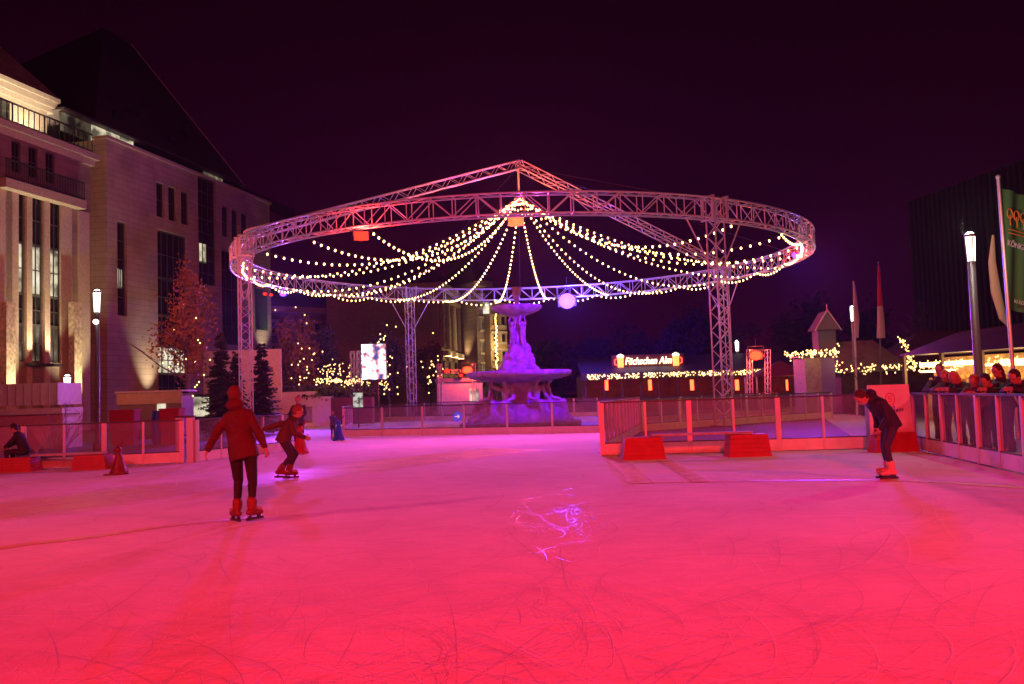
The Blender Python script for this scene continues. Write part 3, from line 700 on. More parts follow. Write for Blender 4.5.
# clerestory strip with lit panes, then the steep roof
u_a, u_b = fz(84, 140, -2)[0], fz(140, 140, -2)[0]
cl = MB(); uu = [fz(60, 135, -2)[0]+1.55*i for i in range(24)]
for i in range(22):
    if uu[i] > (Rr_u := uB0+31): break
    g_ = M['lit_win'] if i in (2, 3, 4) else M['lit_dim']
    q_ = MB(); slab(uu[i]+.06, uu[i+1]-.06, ZB_+.22, ZB_+1.5, -2.1, -2.0, q_); q_.build('clerestory_pane', g_ if i < 5 or i in (11, 12) else M['glass_dark'], B)
apex = hit(131, 44, OF-nF*13, nF); Rr_ = FP(fz(243, 187, -1.5)[0], ZB_+1.5, -1.4); Lr_ = FP(uB0+.6, ZB_+1.5, -1.4)
back = -26; Rb = FP((Rr_-OF).dot(dF), ZB_+1.5, back); Lb = FP((Lr_-OF).dot(dF), ZB_+1.5, back)
apx2 = apex-dF*4
rf = MB(); rf.q(Lr_, Rr_, apex, apx2); rf.q(Rr_, Rb, apex); rf.q(Rb, Lb, apx2, apex); rf.q(Lb, Lr_, apx2); rf.q(Lr_, Lb, Rb, Rr_)
ro_ = rf.build('steep_roof', M['roof'], B)
ea = MB(); slab(uu[0]-.3, (Rr_-OF).dot(dF)+.5, ZB_+1.502, ZB_+1.66, -6, -1.4, ea); ea.build('eave', M['roof'], B)
eg = MB(); eg.tube(Rr_, apex, .09, n=5); eg.build('roof_ridge', M['stoneTrim'], B)
sk = MB()
for i in range(6):
    t0 = .12+i*.13; p_ = Lr_.lerp(Rr_, t0).lerp(apx2.lerp(apex, t0), .12+.1*(i % 3)); sk = MB(); sk.box(p_+nF*.12, (1.0, .12, .7), (dF, nF, UP)); sk.build('roof_light', M['glass_dark'], B)
# dark glazed link between A and B
lk = thing('glass_link', FP(uA1+.1, 0, -2), 'dark glazed link between the two stone buildings on the left', 'building')
w = MB(); slab(uA1+.02, uB0-.02, 0, ZB_-1.5, -12, -2, w); w.build('wall', M['roof'], lk)
w = MB()
for k in range(9): slab(uA1+.1, uB0-.1, 1+k*2, 1.12+k*2, -1.998, -1.9, w)
w.build('floor_band', M['frame'], lk)
# warm wash near the base of B + sconce
uw = fz(147, 360)[0]; light('SPOT', 'wall_uplight', FP(uw, 1.0, 1.3), (1, .80, .50), 2500, None, FP(uw, 8, 0), .1, 55, 1)
uw = fz(262, 330)[0]; light('SPOT', 'wall_uplight', FP(uw, 5, 1.3), (1, .78, .45), 900, None, FP(uw, 11, 0), .1, 70, 1)
nb = hit(262, 310, OF+nF*.8, nF)
bn = thing('hanging_banner', nb, 'green banner with yellow top on the far corner of the sandstone block', 'banner')
zt_, zb_ = fz(262, 272, .8)[1], fz(262, 330, .8)[1]; ub = fz(262, 310, .8)[0]
w = MB(); slab(ub-1.0, ub+1.0, zb_, zt_-1.6, .75, .79, w); w.build('cloth', M['banner'], bn)
w = MB(); slab(ub-1.0, ub+1.0, zt_-1.598, zt_, .75, .79, w); w.build('top_band', M['yellow'], bn)
w = MB(); w.tube(FP(ub-1.1, zt_, .77), FP(ub-1.1, zb_-.3, .77), .05); w.build('pole', M['pole'], bn)

# background facades between the trees and the fountain
def plain_building(p0, p1, H, depth, mtl, label, rows, cols, wmat, name='dark_building', ww=.45, wh=.5, trim=True, lit=()):
    d = (p1-p0); L = d.length; d.normalize(); n = V((d.y, -d.x, 0)); ax = (d, n, UP)
    root = thing(name, (p0+p1)/2, label, 'building')
    w = MB(); w.box((p0+p1)/2-n*(depth/2)+UP*(H/2), (L, depth, H), ax); w.build('wall', mtl, root)
    for i in range(cols):
        for j in range(rows):
            cw, ch = L/cols, (H-4)/rows
            c = p0+d*(cw*(i+.5))+UP*(3+ch*(j+.5)); f_ = MB(); f_.box(c+n*.04, (cw*ww, .1, ch*wh), ax); f_.box(c+n*.10-UP*(ch*wh*.5+.12), (cw*ww+.4, .2, .2), ax); f_.box(c+n*.10+UP*(ch*wh*.5+.15), (cw*ww+.5, .22, .22), ax)
            o = f_.build('window', M['stoneTrim'] if trim else M['frame'], root)
            g_ = MB(); g_.box(c+n*.1, (cw*ww*.8, .03, ch*wh*.88), ax); g_.build('pane', M['lit_dim'] if (i, j) in lit else wmat, o)
    c_ = MB(); c_.box((p0+p1)/2+n*.3+UP*(H-.3), (L+.4, .8, .6), ax); c_.build('cornice', M['stoneTrim'], root); c_ = MB(); c_.box((p0+p1)/2+n*.2+UP*(3.1), (L, .5, .3), ax); c_.build('string_course', M['stoneTrim'], root)
    r_ = MB(); r_.box((p0+p1)/2-n*(depth/2)+UP*(H+1.6), (L*.98, depth*.96, 3.2), ax, .55); r_.build('roof', M['roof'], root)
    return root, d, n
def gy(px, Y): p_ = at(px, 400, Y); return V((p_.x, Y, 0))
plain_building(gy(268, 92), gy(352, 98), 11.5, 14, M['stoneC'], 'dark stone building behind the fir trees left of the big screen', 3, 6, M['glass_dark'], lit=((4, 1),))
plain_building(gy(353, 97), gy(438, 100), 12.5, 14, M['stoneC'], 'dark stone building behind the big screen and the far left tower', 3, 6, M['glass_dark'], lit=((1, 0),))
rC, dC, nC = plain_building(gy(440, 92), gy(478, 118), 13.5, 12, mat('ochre stone', (.40, .32, .22), .8, var=.2), 'ornate ochre building with uplit columns and glowing cornice behind the stage', 3, 7, M['glass_dark'], 'ornate_building')
fr_ = MB(); p0, p1 = gy(440, 92), gy(478, 118)
for k in range(8):
    q_ = p0.lerp(p1, (k+.02)/7.04)+nC*.35; fr_ = MB(); fr_.tube(q_+UP*6.6, q_+UP*11.6, .34, .28, n=10); fr_.build('half_column', M['stoneTrim'], rC)
    if k < 7: light('SPOT', 'column_uplight', p0.lerp(p1, (k+.5)/7)+nC*1.0+UP*5.2, (1, .66, .25), 1500, None, p0.lerp(p1, (k+.5)/7)+UP*9.5, .1, 100, .8)
fr_ = MB(); fr_.box((p0+p1)/2+nC*.5+UP*6.0, ((p1-p0).length, 1.0, .5), (dC, nC, UP)); fr_.box((p0+p1)/2+nC*.2+UP*11.9, ((p1-p0).length, .9, .5), (dC, nC, UP)); fr_.build('balcony_ledge', M['stoneTrim'], rC)
plain_building(gy(479, 100), gy(492, 101), 14.5, 8, M['stoneC'], 'narrow dark building left of the strip of lights behind the fountain', 4, 1, M['lit_dim'], 'narrow_building')
rD, dD, nD = plain_building(gy(492.5, 99), gy(509, 100), 11.8, 10, mat('ochre plaster', (.36, .26, .14), .8, var=.2), 'slim ochre building with a vertical strip of lights beside the fountain column', 4, 2, M['glass_dark'], 'slim_building')
p0 = gy(498, 98.4)
s_ = MB()
for k in range(34): s_.ell(p0+V((random.uniform(-.12, .12), 0, 3.2+k*.22)), (.10, .06, .11), n=6, h=4)
s_.build('light_strip', M['bulb2'], rD)
light('POINT', 'strip_glow', p0+V((0, -1.2, 7)), (1, .7, .3), 500, None, None, .6)
# bright office window high on the narrow building
w = MB(); w.box(at(486, 308, 98.5), (.7, .1, 1.3)); w.build('lit_window', M['lit_win'], bpy.data.objects['narrow_building'])

# right building with vertical fins
pr0, pr1 = gy(925, 84), gy(1075, 66)
rE = thing('finned_building', (pr0+pr1)/2, 'tall dark building with vertical fins behind the green flag', 'building')
d_ = (pr1-pr0); L_ = d_.length; d_.normalize(); n_ = V((d_.y, -d_.x, 0)); HE = 17.5
w = MB(); w.box((pr0+pr1)/2-n_*8+UP*HE/2, (L_, 16, HE), (d_, n_, UP)); w.build('wall', M['stoneC'], rE)
w = MB()
for k in range(26): w.box(pr0.lerp(pr1, (k+.5)/26)+n_*.35+UP*(HE/2+.6), (.32, .7, HE+1.2), (d_, n_, UP))
w.build('fins', mat('bronze fin', (.06, .04, .035), .5, .3), rE)
for j in range(4):
    w = MB(); w.box((pr0+pr1)/2+n_*.02+UP*(3+j*4), (L_*.98, .05, 1.8), (d_, n_, UP)); w.build('window_band', M['glass_dark'], rE)

# distant dark park trees behind the market (added for the blue glow, many leaves)
def leaf_cloud(mb, c, rad, n, size, clumps=12, sq=.9):
    cs = []
    for k in range(clumps):
        v = V((random.gauss(0, 1), random.gauss(0, 1), random.gauss(0, 1))).normalized()*random.uniform(.35, .95)
        cs.append((V((v.x*rad[0], v.y*rad[1], v.z*rad[2])), random.uniform(.25, .48)))
    for k in range(n):
        cc, s_ = random.choice(cs); v = V((random.gauss(0, .5), random.gauss(0, .5), random.gauss(0, .45)))
        p = V(c)+cc+V((v.x*rad[0]*s_, v.y*rad[1]*s_, v.z*rad[2]*s_)); a = V((random.gauss(0, 1), random.gauss(0, 1), random.gauss(0, 1))).normalized()
        b_ = a.orthogonal().normalized(); e = size*random.uniform(.6, 1.3)
        mb.q(p-a*e, p+b_*e*.55, p+a*e, p-b_*e*.55)
def branchy(mb, base, H, r, n=9, spread=.5, tw=2, tilt=V((0, 0, 0))):
    top = base+V((0, 0, H))+tilt; pts = [base.lerp(top, k/6)+V((random.gauss(0, .03*H*.3), random.gauss(0, .03*H*.3), 0))*(k > 0) for k in range(7)]
    mb.path(pts, r, 7, [r*(1-.85*k/6) for k in range(7)])
    for k in range(n):
        t = random.uniform(.3, .95); p = base.lerp(top, t); a = random.uniform(0, 2*PI); L = H*spread*(1.1-t)*random.uniform(.6, 1)
        q_ = p+V((math.cos(a)*L, math.sin(a)*L, L*random.uniform(.5, 1.0))); mid = p.lerp(q_, .5)+V((0, 0, -.06*L)); mb.path([p, mid, q_], r, 5, [r*.45*(1.1-t), r*.3*(1.1-t), r*.08])
        for j in range(tw):
            s0 = p.lerp(q_, random.uniform(.4, .9)); a2 = a+random.gauss(0, .9); l2 = L*.5; mb.tube(s0, s0+V((math.cos(a2)*l2, math.sin(a2)*l2, l2*.6)), r*.13, r*.03, 4, False)
def decid(px, ybase, ytop, Y, wpx, label, lm, nleaf=5000, leaf=.10, name='autumn_tree', trunk_frac=.25, group='trees behind the left barrier', n=12):
    base = gy(px, Y); top = at(px, ytop, Y).z; rad = wpx/2/ppm(Y)
    root = thing(name, base, label, 'tree', group)
    t = MB(); branchy(t, base, top*.93, .035*top*.55, n, .42, 3); t.build('trunk', M['bark'], root, smooth=True)
    c = MB(); zc = top*(trunk_frac+1)/2; leaf_cloud(c, base+V((0, 0, zc)), (rad, rad, top*(1-trunk_frac)/2), nleaf, leaf, 26); c.build('crown', lm, root)
    return root, base, top, rad
def fir(px, Y, ytop, wpx, label):
    base = gy(px, Y); top = at(px, ytop, Y).z; R = wpx/2/ppm(Y); root = thing('fir_tree', base, label, 'tree', 'trees behind the left barrier')
    t = MB(); t.tube(base, base+V((0, 0, top)), .09, .015, 8); t.build('trunk', M['bark'], root)
    c = MB(); z = .35
    while z < top-.05:
        f_ = 1-z/top; r = R*(f_**.85)*random.uniform(.85, 1.1)+.05; nb_ = max(5, int(13*f_+5)); a0 = random.uniform(0, 6)
        for k in range(nb_):
            a = a0+2*PI*k/nb_+random.gauss(0, .25); rr_ = r*random.uniform(.6, 1.15); dx, dy = math.cos(a), math.sin(a); p0_ = base+V((0, 0, z+random.uniform(-.16, .16)*(1.3-f_*.3))); m_ = 9
            for j in range(m_):
                s0 = rr_*(j+.5)/m_; pz = p0_+V((dx*s0, dy*s0, -.30*s0+.34*s0*s0/max(rr_, .1)*.5+random.gauss(0, .02)))
                for sd in (-1, 1, 0):
                    ww_ = .16*(1-.45*j/m_)*random.uniform(.7, 1.2); dd = V((dx*.6-dy*sd, dy*.6+dx*sd, -.25+random.gauss(0, .2))).normalized()*ww_*1.3
                    sv = dd.cross(V((0, 0, 1))).normalized()*.028; c.q(pz-sv, pz+dd*.6-sv*1.4, pz+dd, pz+dd*.6+sv*1.4); c.q(pz-V((0, 0, .02)), pz+dd*.5+V((0, 0, .035)), pz+dd, pz+dd*.5-V((0, 0, .035)))
        z += .16+.05*f_
    c.build('crown', M['needle'], root); return root
def sparkle(pts, label, r=.045, name='fairy_lights', group='fairy lights', mt='bulb2'):
    r *= .72; root = thing(name, pts[0], label, 'fairy lights', group); me = MB().ell((0, 0, 0), (r, r, r*1.15), n=6, h=4).mesh('bulb', M[mt])
    for p_ in pts[:99]:
        o = bpy.data.objects.new('bulb', me); COL.objects.link(o); o.parent = root; o.location = V(p_)-root.location
    return root
def scatter(px, py, Y, wx, wy, n, dep=.6):
    return [at(px+random.gauss(0, wx), py+random.gauss(0, wy), Y+random.uniform(-dep, dep)) for _ in range(n)]
T1 = decid(186, 412, 268, 44, 56, 'orange autumn tree with a few lights in front of the sandstone block', M['leaf'], 4600, .09)
sparkle([at(x, y, 42.9+random.random()) for x, y in ((180, 347), (163, 363), (169, 367), (178, 364), (186, 359), (195, 362), (198, 340), (200, 343), (196, 318), (210, 360), (199, 382), (195, 387), (204, 375), (193, 396), (197, 385), (184, 305), (174, 330))], 'lights in the orange autumn tree before the sandstone block', .055)
fir(221, 40, 331, 50, 'tall fir tree just left of the near left truss tower')
fir(262, 41, 343, 46, 'fir tree just right of the near left truss tower')
fir(236, 43.5, 352, 34, 'smaller fir tree half hidden behind the near left truss tower')
decid(300, 405, 312, 56, 44, 'reddish leafy tree with lights right of the fir trees', M['leaf'], 3600, .12)
decid(322, 405, 322, 62, 36, 'darker leafy tree between the reddish tree and the big screen', M['leafg'], 2600, .13)
decid(387, 405, 318, 66, 34, 'tall slim lit tree right of the big screen', M['leafg'], 2600, .13)
decid(431, 405, 335, 74, 30, 'leafy tree between the far left tower and the stage', M['leafg'], 2400, .14)
sparkle(scatter(300, 362, 54, 9, 22, 26), 'lights scattered in the reddish tree right of the firs', .06)
sparkle(scatter(387, 362, 64, 7, 16, 34), 'lights in the slim tree right of the big screen', .075)
sparkle(scatter(431, 372, 72, 7, 12, 24), 'lights in the tree left of the stage', .08)
# lit hedge in a planter
hp = gy(338, 50); h_ = thing('planter_hedge', hp, 'bushy hedge in a long red brown planter left of the big screen', 'hedge')
w = MB(); w.box(gy(338, 50)+V((0, 0, .85)), (4.0, .9, 1.5)); w.build('planter', mat('planter', (.14, .05, .04), .7), h_)
c = MB(); leaf_cloud(c, gy(336, 50)+V((0, 0, 1.85)), (2.3, .6, .5), 2200, .09, 14); c.build('foliage', M['leafg'], h_)
sparkle([at(x, y, 49.3) for x, y in [(random.uniform(316, 362), 381+random.gauss(0, 2.0)) for _ in range(95)]], 'dense band of lights on the hedge left of the big screen', .044)
sparkle(scatter(334, 371, 49.5, 9, 5, 50), 'looser lights scattered above the hedge left of the big screen', .044)
sparkle([at(x, y, 58) for x, y in [(random.uniform(362, 388), 384+random.gauss(0, 1.5)) for _ in range(24)]], 'low lights under the big screen', .05)

# dark wood far behind the market, added to catch a blue glow
wd_ = MB(); rw = random.Random(3)
for k in range(34):
    X0 = 6+k*3.1+rw.uniform(-1, 1); Yw = rw.uniform(88, 112); hh = rw.uniform(7.5, 11.5)*(1 if k < 22 else .9)
    wd_.tube((X0, Yw, 0), (X0, Yw, hh*.6), .3, .15, 6)
    random.seed(100+k); leaf_cloud(wd_, V((X0, Yw, hh*.58)), (3.4, 3.0, hh*.42), 1500, .30, 14)
tag(wd_.build('added_wood', mat('far foliage', (.012, .013, .011), .9, var=.3)), 'dark far off wood added beyond the market stalls to hold the blue glow', 'wood', kind='stuff')
random.seed(21)
light('SPOT', 'blue_glow_spot', rp(2.9, RR, ZB-.4), (.10, .0, 1), 130000, None, (15, 98, 5), .3, 34, 1)  # unseen spot, added to imitate a blue lens glow
# big screen
s0, s1 = at(362, 344, 55), at(385.5, 379.5, 55)
scr = thing('video_screen', gy(374, 55), 'bright portrait video screen on a dark stand behind the rink', 'screen')
M['screen'] = blotch_emit('screen picture', [(.36, (.01, .03, .12)), (.44, (.35, .12, .10)), (.5, (.35, .5, .9)), (.54, (.85, .92, 1))], 1.6, 3)
cx, cz = (s0.x+s1.x)/2, (s0.z+s1.z)/2
w = MB(); w.box((cx, 55, cz), (1.5, .05, 2.2)); w.build('display', M['screen'], scr)
w = MB(); w.box((cx, 55.12, cz), (1.6, .16, 2.32)); w.build('casing', M['black'], scr)
w = MB(); box_truss(w, V((cx-.95, 55.1, 0)), V((cx-.95, 55.1, cz+.7)), .22, .3, .02, .012); box_truss(w, V((cx-1.35, 55.1, 0)), V((cx-1.35, 55.1, cz+.7)), .22, .3, .02, .012); w.build('stand', M['truss'], scr)
w = MB(); w.box((cx, 55.15, (cz-1.2)/2), (.5, .3, cz-1.2)); w.build('column', M['black'], scr)
light('SPOT', 'screen_glow', (cx, 54.6, cz), (.75, .85, 1), 120, scr, (cx, 40, 0), .5, 140)
pb = at(358, 400, 46)
ps = thing('poster_board', V((pb.x, 46, 0)), 'small lit white poster board below the big screen', 'poster board')
w = MB(); w.box((pb.x, 46, pb.z), (.5, .05, .75)); w.build('board', blotch_emit('poster', [(.4, (.05, .06, .05)), (.55, (.6, .65, .55))], 5, .9), ps)
w = MB(); w.box((pb.x, 46.05, pb.z/2), (.08, .04, pb.z)); w.build('stand', M['steel'], ps)

# stage with lit trusses
stg = thing('stage', gy(459, 70), 'small white stage hut under a lighting truss left of the fountain', 'stage')
w = MB()
for px in (439.5, 473): box_truss(w, gy(px, 70), at(px, 364, 70), .3, .35, .03, .016)
a_, b_ = at(439.5, 372, 70), at(473, 371, 70); box_truss(w, a_, b_, .25, .3, .025, .014); w.build('truss_frame', M['truss'], stg)
w = MB(); w.box(gy(461, 71)+V((0, 0, 1.3)), (3.6, 2, 2.5)); w.build('hut_wall', M['white'], stg)
w = MB(); w.box(gy(461, 71)+V((0, 0, 2.75)), (3.9, 2.3, .3)); w.build('hut_roof', mat('violet roof', (.3, .25, .4), .6), stg)
for dx in (.85, 1.25):
    w = MB(); w.box(gy(461, 69.97)+V((dx, 0, 1.5)), (.3, .05, 1.0)); w.build('lit_window', M['lit_win'], stg)
flood(447, 371, 69.5, RED, 40, 'left small red floodlight of the stage truss', w=.5, target=(-4, 30, 0))
flood(467.5, 370, 69.5, ORG, 90, 'brightest orange red floodlight of the stage truss', w=.8, target=(-2, 10, 2), energy=1500, glow=500)
flood(461, 375.5, 69.5, RED, 30, 'small red floodlight low in the middle of the stage truss', w=.35, target=(-2, 30, 0))
# ------------------------------------------------------------------ left: kiosks, lamps, red items
def street_lamp(px, Y, ytop, yhead, label, w_px, second=None, pw=.08, en=250, col=(1, .93, .8)):
    base = gy(px, Y); zt = at(px, ytop, Y).z; zh = at(px, yhead, Y).z; root = thing('street_lamp', base, label, 'street lamp', 'street lamps with glowing cylinder heads')
    r = w_px/2/ppm(Y)
    w = MB(); w.lathe([(.16, 0), (.16, .25), (pw, .35), (pw*.9, zh)], base, 14); w.build('pole', M['pole'], root, smooth=True)
    w = MB(); w.lathe([(r*.75, zh), (r, zt-.06)], base, 14); w.build('lamp_glass', M['lampglass'], root)
    w = MB(); w.lathe([(r*1.05, zt-.06), (r*1.05, zt), (r*.3, zt+.05)], base, 14)
    for k in range(4): w.tube(base+V((r*1.02*math.cos(k*PI/2), r*1.02*math.sin(k*PI/2), zt-.05)), base+V((r*.8*math.cos(k*PI/2), r*.8*math.sin(k*PI/2), zh)), .012, n=4)
    w.build('lamp_cap', M['steel'], root)
    if second:
        z2 = at(px, second, Y).z; w = MB(); w.ell(base+V((0, -.1, z2)), (.09, .12, .09)); w.build('small_light', M['lampglass'], root)
    light('POINT', 'lamp_light', base+V((0, 0, zt+.1)), col, en, root, None, .15); return root
street_lamp(97.5, 30, 291, 312, 'tall street lamp with a second small light, before the left buildings', 7.5, 322, en=110)
street_lamp(67.5, 36, 376, 391, 'short street lamp behind the left bench', 7, en=120)
street_lamp(980, 19.6, 234, 261, 'tall street lamp behind the spectators on the right', 10, pw=.09, en=300)
street_lamp(857, 42, 307, 321, 'far street lamp beside the white flagpole of the market', 4.5, en=120)
street_lamp(739.5, 70, 341, 351, 'distant street lamp right of the right front tower', 4, en=100)

st = thing('site_cabin', gy(28, 33), 'white site cabin with ribbed sides at the left edge', 'cabin')
w = MB(); c_ = gy(26, 33); w.box(c_+V((0, .8, 2.06)), (2.5, 1.8, .82)); w.build('upper_box', M['white'], st)
w = MB()
for k in range(9): w.box(c_+V((-1.22+k*.305, -.115, 2.06)), (.03, .03, .8))
w.build('ribs', M['post'], st)
w = MB(); w.box(c_+V((0, .6, 1.42)), (2.9, 1.6, .22)); w.box(c_+V((0, .8, .65)), (2.7, 1.5, 1.3)); w.build('base_box', M['white'], st)
for i, (px, lab) in enumerate(((8, 'white pointed tent side panel left of the sitting child'), (36, 'white pointed tent side panel right of the sitting child'))):
    q_ = gy(px, 27.5); w = MB(); w.add([q_+V((-.6, 0, 1.02)), q_+V((.6, 0, 1.02)), q_+V((0, 0, .15)), q_+V((-.6, .06, 1.02)), q_+V((.6, .06, 1.02)), q_+V((0, .06, .15))], [(0, 1, 2), (5, 4, 3), (0, 3, 4, 1), (1, 4, 5, 2), (2, 5, 3, 0)])
    w.tube(q_+V((0, .03, 0)), q_+V((0, .03, .2)), .03); tag(w.build('tent_panel', M['white'], base=q_), lab, 'tent panel')
kq = gy(150, 42)
ks = thing('kiosk', kq, 'low ochre kiosk with a lit hatch behind the double gate post', 'kiosk')
w = MB(); w.box(kq+V((0, .8, 1.05)), (3.0, 1.6, 2.0)); w.build('wall', mat('kiosk wall', (.20, .12, .08), .7), ks)
w = MB(); w.box(kq+V((0, -.06, 1.85)), (3.1, .08, .55)); w.build('fascia', M['yellow'], ks)
w = MB(); w.box(kq+V((0, .8, 2.17)), (3.2, 2.0, .08)); w.build('roof', M['stoneTrim'], ks)
w = MB(); w.box(kq+V((.55, -.02, 1.45)), (.4, .06, .4)); w.build('lit_hatch', M['lit_win'], ks)
def text_on(s, name, mt, parent, loc, size, ext=.01, align='CENTER', rot=(PI/2, 0, 0), shear=0, scale=(1, 1, 1), bold=0):
    cu = bpy.data.curves.new(name, 'FONT'); cu.body = s; cu.size = size; cu.extrude = ext; cu.align_x = align; cu.align_y = 'CENTER'; cu.shear = shear; cu.offset = bold
    o = bpy.data.objects.new(name, cu); COL.objects.link(o); o.rotation_euler = rot; o.scale = scale
    bpy.context.view_layer.update(); dg = bpy.context.evaluated_depsgraph_get()
    me = bpy.data.meshes.new_from_object(o.evaluated_get(dg), depsgraph=dg); mw = o.matrix_world.copy(); bpy.data.objects.remove(o)
    me.transform(mw); me.materials.clear(); me.materials.append(mt); r = bpy.data.objects.new(name, me); COL.objects.link(r); r.parent = parent; r.location = V(loc)-parent_off(parent); return r
for i, (px, wd, lab, mt, hh) in enumerate(((125, .95, 'wide red crate behind the left barrier', 'red', .5), (158, .5, 'round blue barrel between two red crates', 'bluep', .5), (172, .75, 'red crate just left of the double gate post', 'red', .45))):
    q_ = gy(px, 34); w = MB()
    if mt == 'bluep': w.lathe([(.2, 0), (.25, .2), (.27, .7), (.22, 1.1), (.2, 1.3)], q_, 16)
    else: w.box(q_+V((0, 0, .95)), (wd, .6, .75)); w.box(q_+V((0, 0, .29)), (wd*.9, .5, .56)); w.box(q_+V((0, 0, 1.34)), (wd*1.06, .66, .06))
    tag(w.build('barrel' if mt == 'bluep' else 'crate', M[mt], base=q_), lab, 'barrel' if mt == 'bluep' else 'crate')
# white hoarding behind firs
w = MB(); q_ = gy(243, 52); w.box(q_+V((0, 0, 2.3)), (4.6, .12, 4.6)); tag(w.build('hoarding', M['white'], base=q_), 'tall pale hoarding behind the fir trees', 'hoarding')
w = MB(); q_ = gy(198, 50); w.box(q_+V((0, 0, 1.3)), (1.5, .1, 1.5)); w.box(q_+V((0, 0, .3)), (1.2, .08, .6)); 
dsp = tag(w.build('display_case', M['steel'], base=q_), 'dark display case with a lit pane behind the autumn tree trunk', 'display case')
w = MB(); w.box(q_+V((0, -.07, 1.35)), (1.3, .04, 1.1)); w.build('lit_pane', M['lit_win'], dsp)
for i, (px, Y, wd, hh, lab) in enumerate(((306, 50, 3.0, 1.7, 'white stacked boxes hut behind the standing skater with the red aid'), (322, 51.5, 1.6, 1.4, 'lower pale box right of the stacked white boxes'))):
    q_ = gy(px, Y); w = MB(); w.box(q_+V((0, 0, hh/2)), (wd, 1, hh)); w.box(q_+V((-.3, 0, hh+.16)), (wd*.62, .8, .3)); tag(w.build('storage_box', M['white'], base=q_), lab, 'storage box')

# benches on red ballast blocks
def block(mb, c, wb, wt, h, dep):
    n = 5
    for i in range(n):
        f0, f1 = i/n, (i+1)/n; w0, w1 = wb+(wt-wb)*f0, wb+(wt-wb)*f1; z0_, z1_ = h*f0, h*f1-.008
        mb.box(c+V((0, 0, (z0_+z1_)/2)), (w0, dep*(w0/wb), z1_-z0_), None, w1/w0)
        if i < n-1: mb.box(c+V((0, 0, z1_+.004)), (w1*.965, dep*.95*w1/wb, .012))
def bench(xa, ya, xb, yb, wpx, hpx, label, plank):
    A_, B_ = gnd(xa, ya), gnd(xb, yb); k = ppm(A_.y); wb = wpx/k; h = hpx/k
    root = thing('bench', A_, label, 'bench', 'benches on red ballast blocks')
    for c in (A_, B_):
        mb = MB(); block(mb, c, wb, wb*.86, h, .55); mb.build('ballast_block', M['red'], root)
    d = (B_-A_).normalized(); ax = (d, V((-d.y, d.x, 0)), UP); mb = MB(); P0 = A_+d*plank[0]/k; P1 = A_+d*plank[1]/k
    mb.box((P0+P1)/2+V((0, 0, h+.03)), ((P1-P0).length, .32, .045), ax); mb.build('seat_plank', M['plank'], root); return root, A_, B_, h
off = V((0, .32, 0))
bench(643, 459, 747.5, 456, 42, 22, 'bench of a plank on two red blocks before the right barrier', (9, 108))
bn2, BL, BL2, bh_ = bench(20, 471.5, 93.5, 469, 34, 14.5, 'bench of a plank on two red blocks where the child sits', (13, 84))

# sign board on a red block
sb = gnd(893.5, 451.5); k = ppm(sb.y)
sgn = thing('notice_board', sb, 'white notice board with a red circled logo standing in a red block', 'notice board')
mb = MB(); block(mb, sb, 43/k, 38/k, 19.5/k, .5); mb.build('ballast_block', M['red'], sgn)
mb = MB(); zt_, zb_ = EYE+(horizon(893)-384.5)/k, 17.5/k
mb.box(sb+V((-.03, .0, (zt_+zb_)/2)), (42/k, .05, zt_-zb_), (V((1, 0, 0)), V((0, 1, 0)), V((-.03, 0, 1)).normalized()), .97); mb.build('board', M['white'], sgn)
c = at(890, 399, sb.y-.04); lg = MB()
for i in range(28):
    a, a2 = 2*PI*i/28, 2*PI*(i+1)/28; lg.tube(c+V((math.cos(a)*.10, 0, math.sin(a)*.13)), c+V((math.cos(a2)*.10, 0, math.sin(a2)*.13)), .009, n=4)
lg.path([c+V((.03, 0, .07)), c+V((-.03, 0, .05)), c+V((-.03, 0, .01)), c+V((.03, 0, 0)), c+V((.035, 0, -.04)), c+V((-.03, 0, -.06))], .009, 4)
M['redink'] = mat('red ink', (.6, .02, .05), .5); lg.build('circle_logo', M['redink'], sgn)
c = at(898, 409.5, sb.y-.04); lg = MB(); M['blueink'] = mat('blue ink', (.05, .05, .6), .5)
lg.path([c+V((-.12, 0, .05)), c+V((-.08, 0, .08)), c+V((-.08, 0, -.04)), c+V((-.03, 0, .0)), c+V((-.03, 0, -.06)), c+V((.0, 0, .02)), c+V((.03, 0, -.05)), c+V((.06, 0, .02)), c+V((.1, 0, -.03)), c+V((.11, 0, .02))], .011, 4); lg.build('blue_writing', M['blueink'], sgn)

# ------------------------------------------------------------------ market
MK = 62
eave_pts = []
mk = thing('market_hall', gy(690, MK), 'long low dark market pavilion with tiny lights along its eave and red lamps', 'market stall')
x0_, x1_ = at(585, 390, MK).x, at(806, 390, MK).x
w = MB(); w.box(((x0_+x1_)/2, MK+5, 1.3), (x1_-x0_, 6, 2.6)); w.build('back_wall', M['wood'], mk)
w = MB(); w.q((x0_-.3, MK-.6, 2.75), (x1_+.3, MK-.6, 2.75), (x1_+.3, MK+4, 4.0), (x0_-.3, MK+4, 4.0)); w.q((x0_-.3, MK-.6, 2.65), (x0_-.3, MK+4, 3.9), (x1_+.3, MK+4, 3.9), (x1_+.3, MK-.6, 2.65)); w.box(((x0_+x1_)/2, MK-.6, 2.5), (x1_-x0_+.6, .12, .5)); w.build('roof', M['roof'], mk)
w = MB(); w.box(((x0_+x1_)/2, MK-.5, .5), (x1_-x0_, .1, 1.0)); w.build('counter_front', mat('counter', (.15, .06, .05), .6), mk)
for i in range(13):
    xx = x0_+(x1_-x0_)*i/12; w = MB(); w.box((xx, MK-.45, 1.3), (.14, .14, 2.5)); w.build('post', M['wood'], mk)
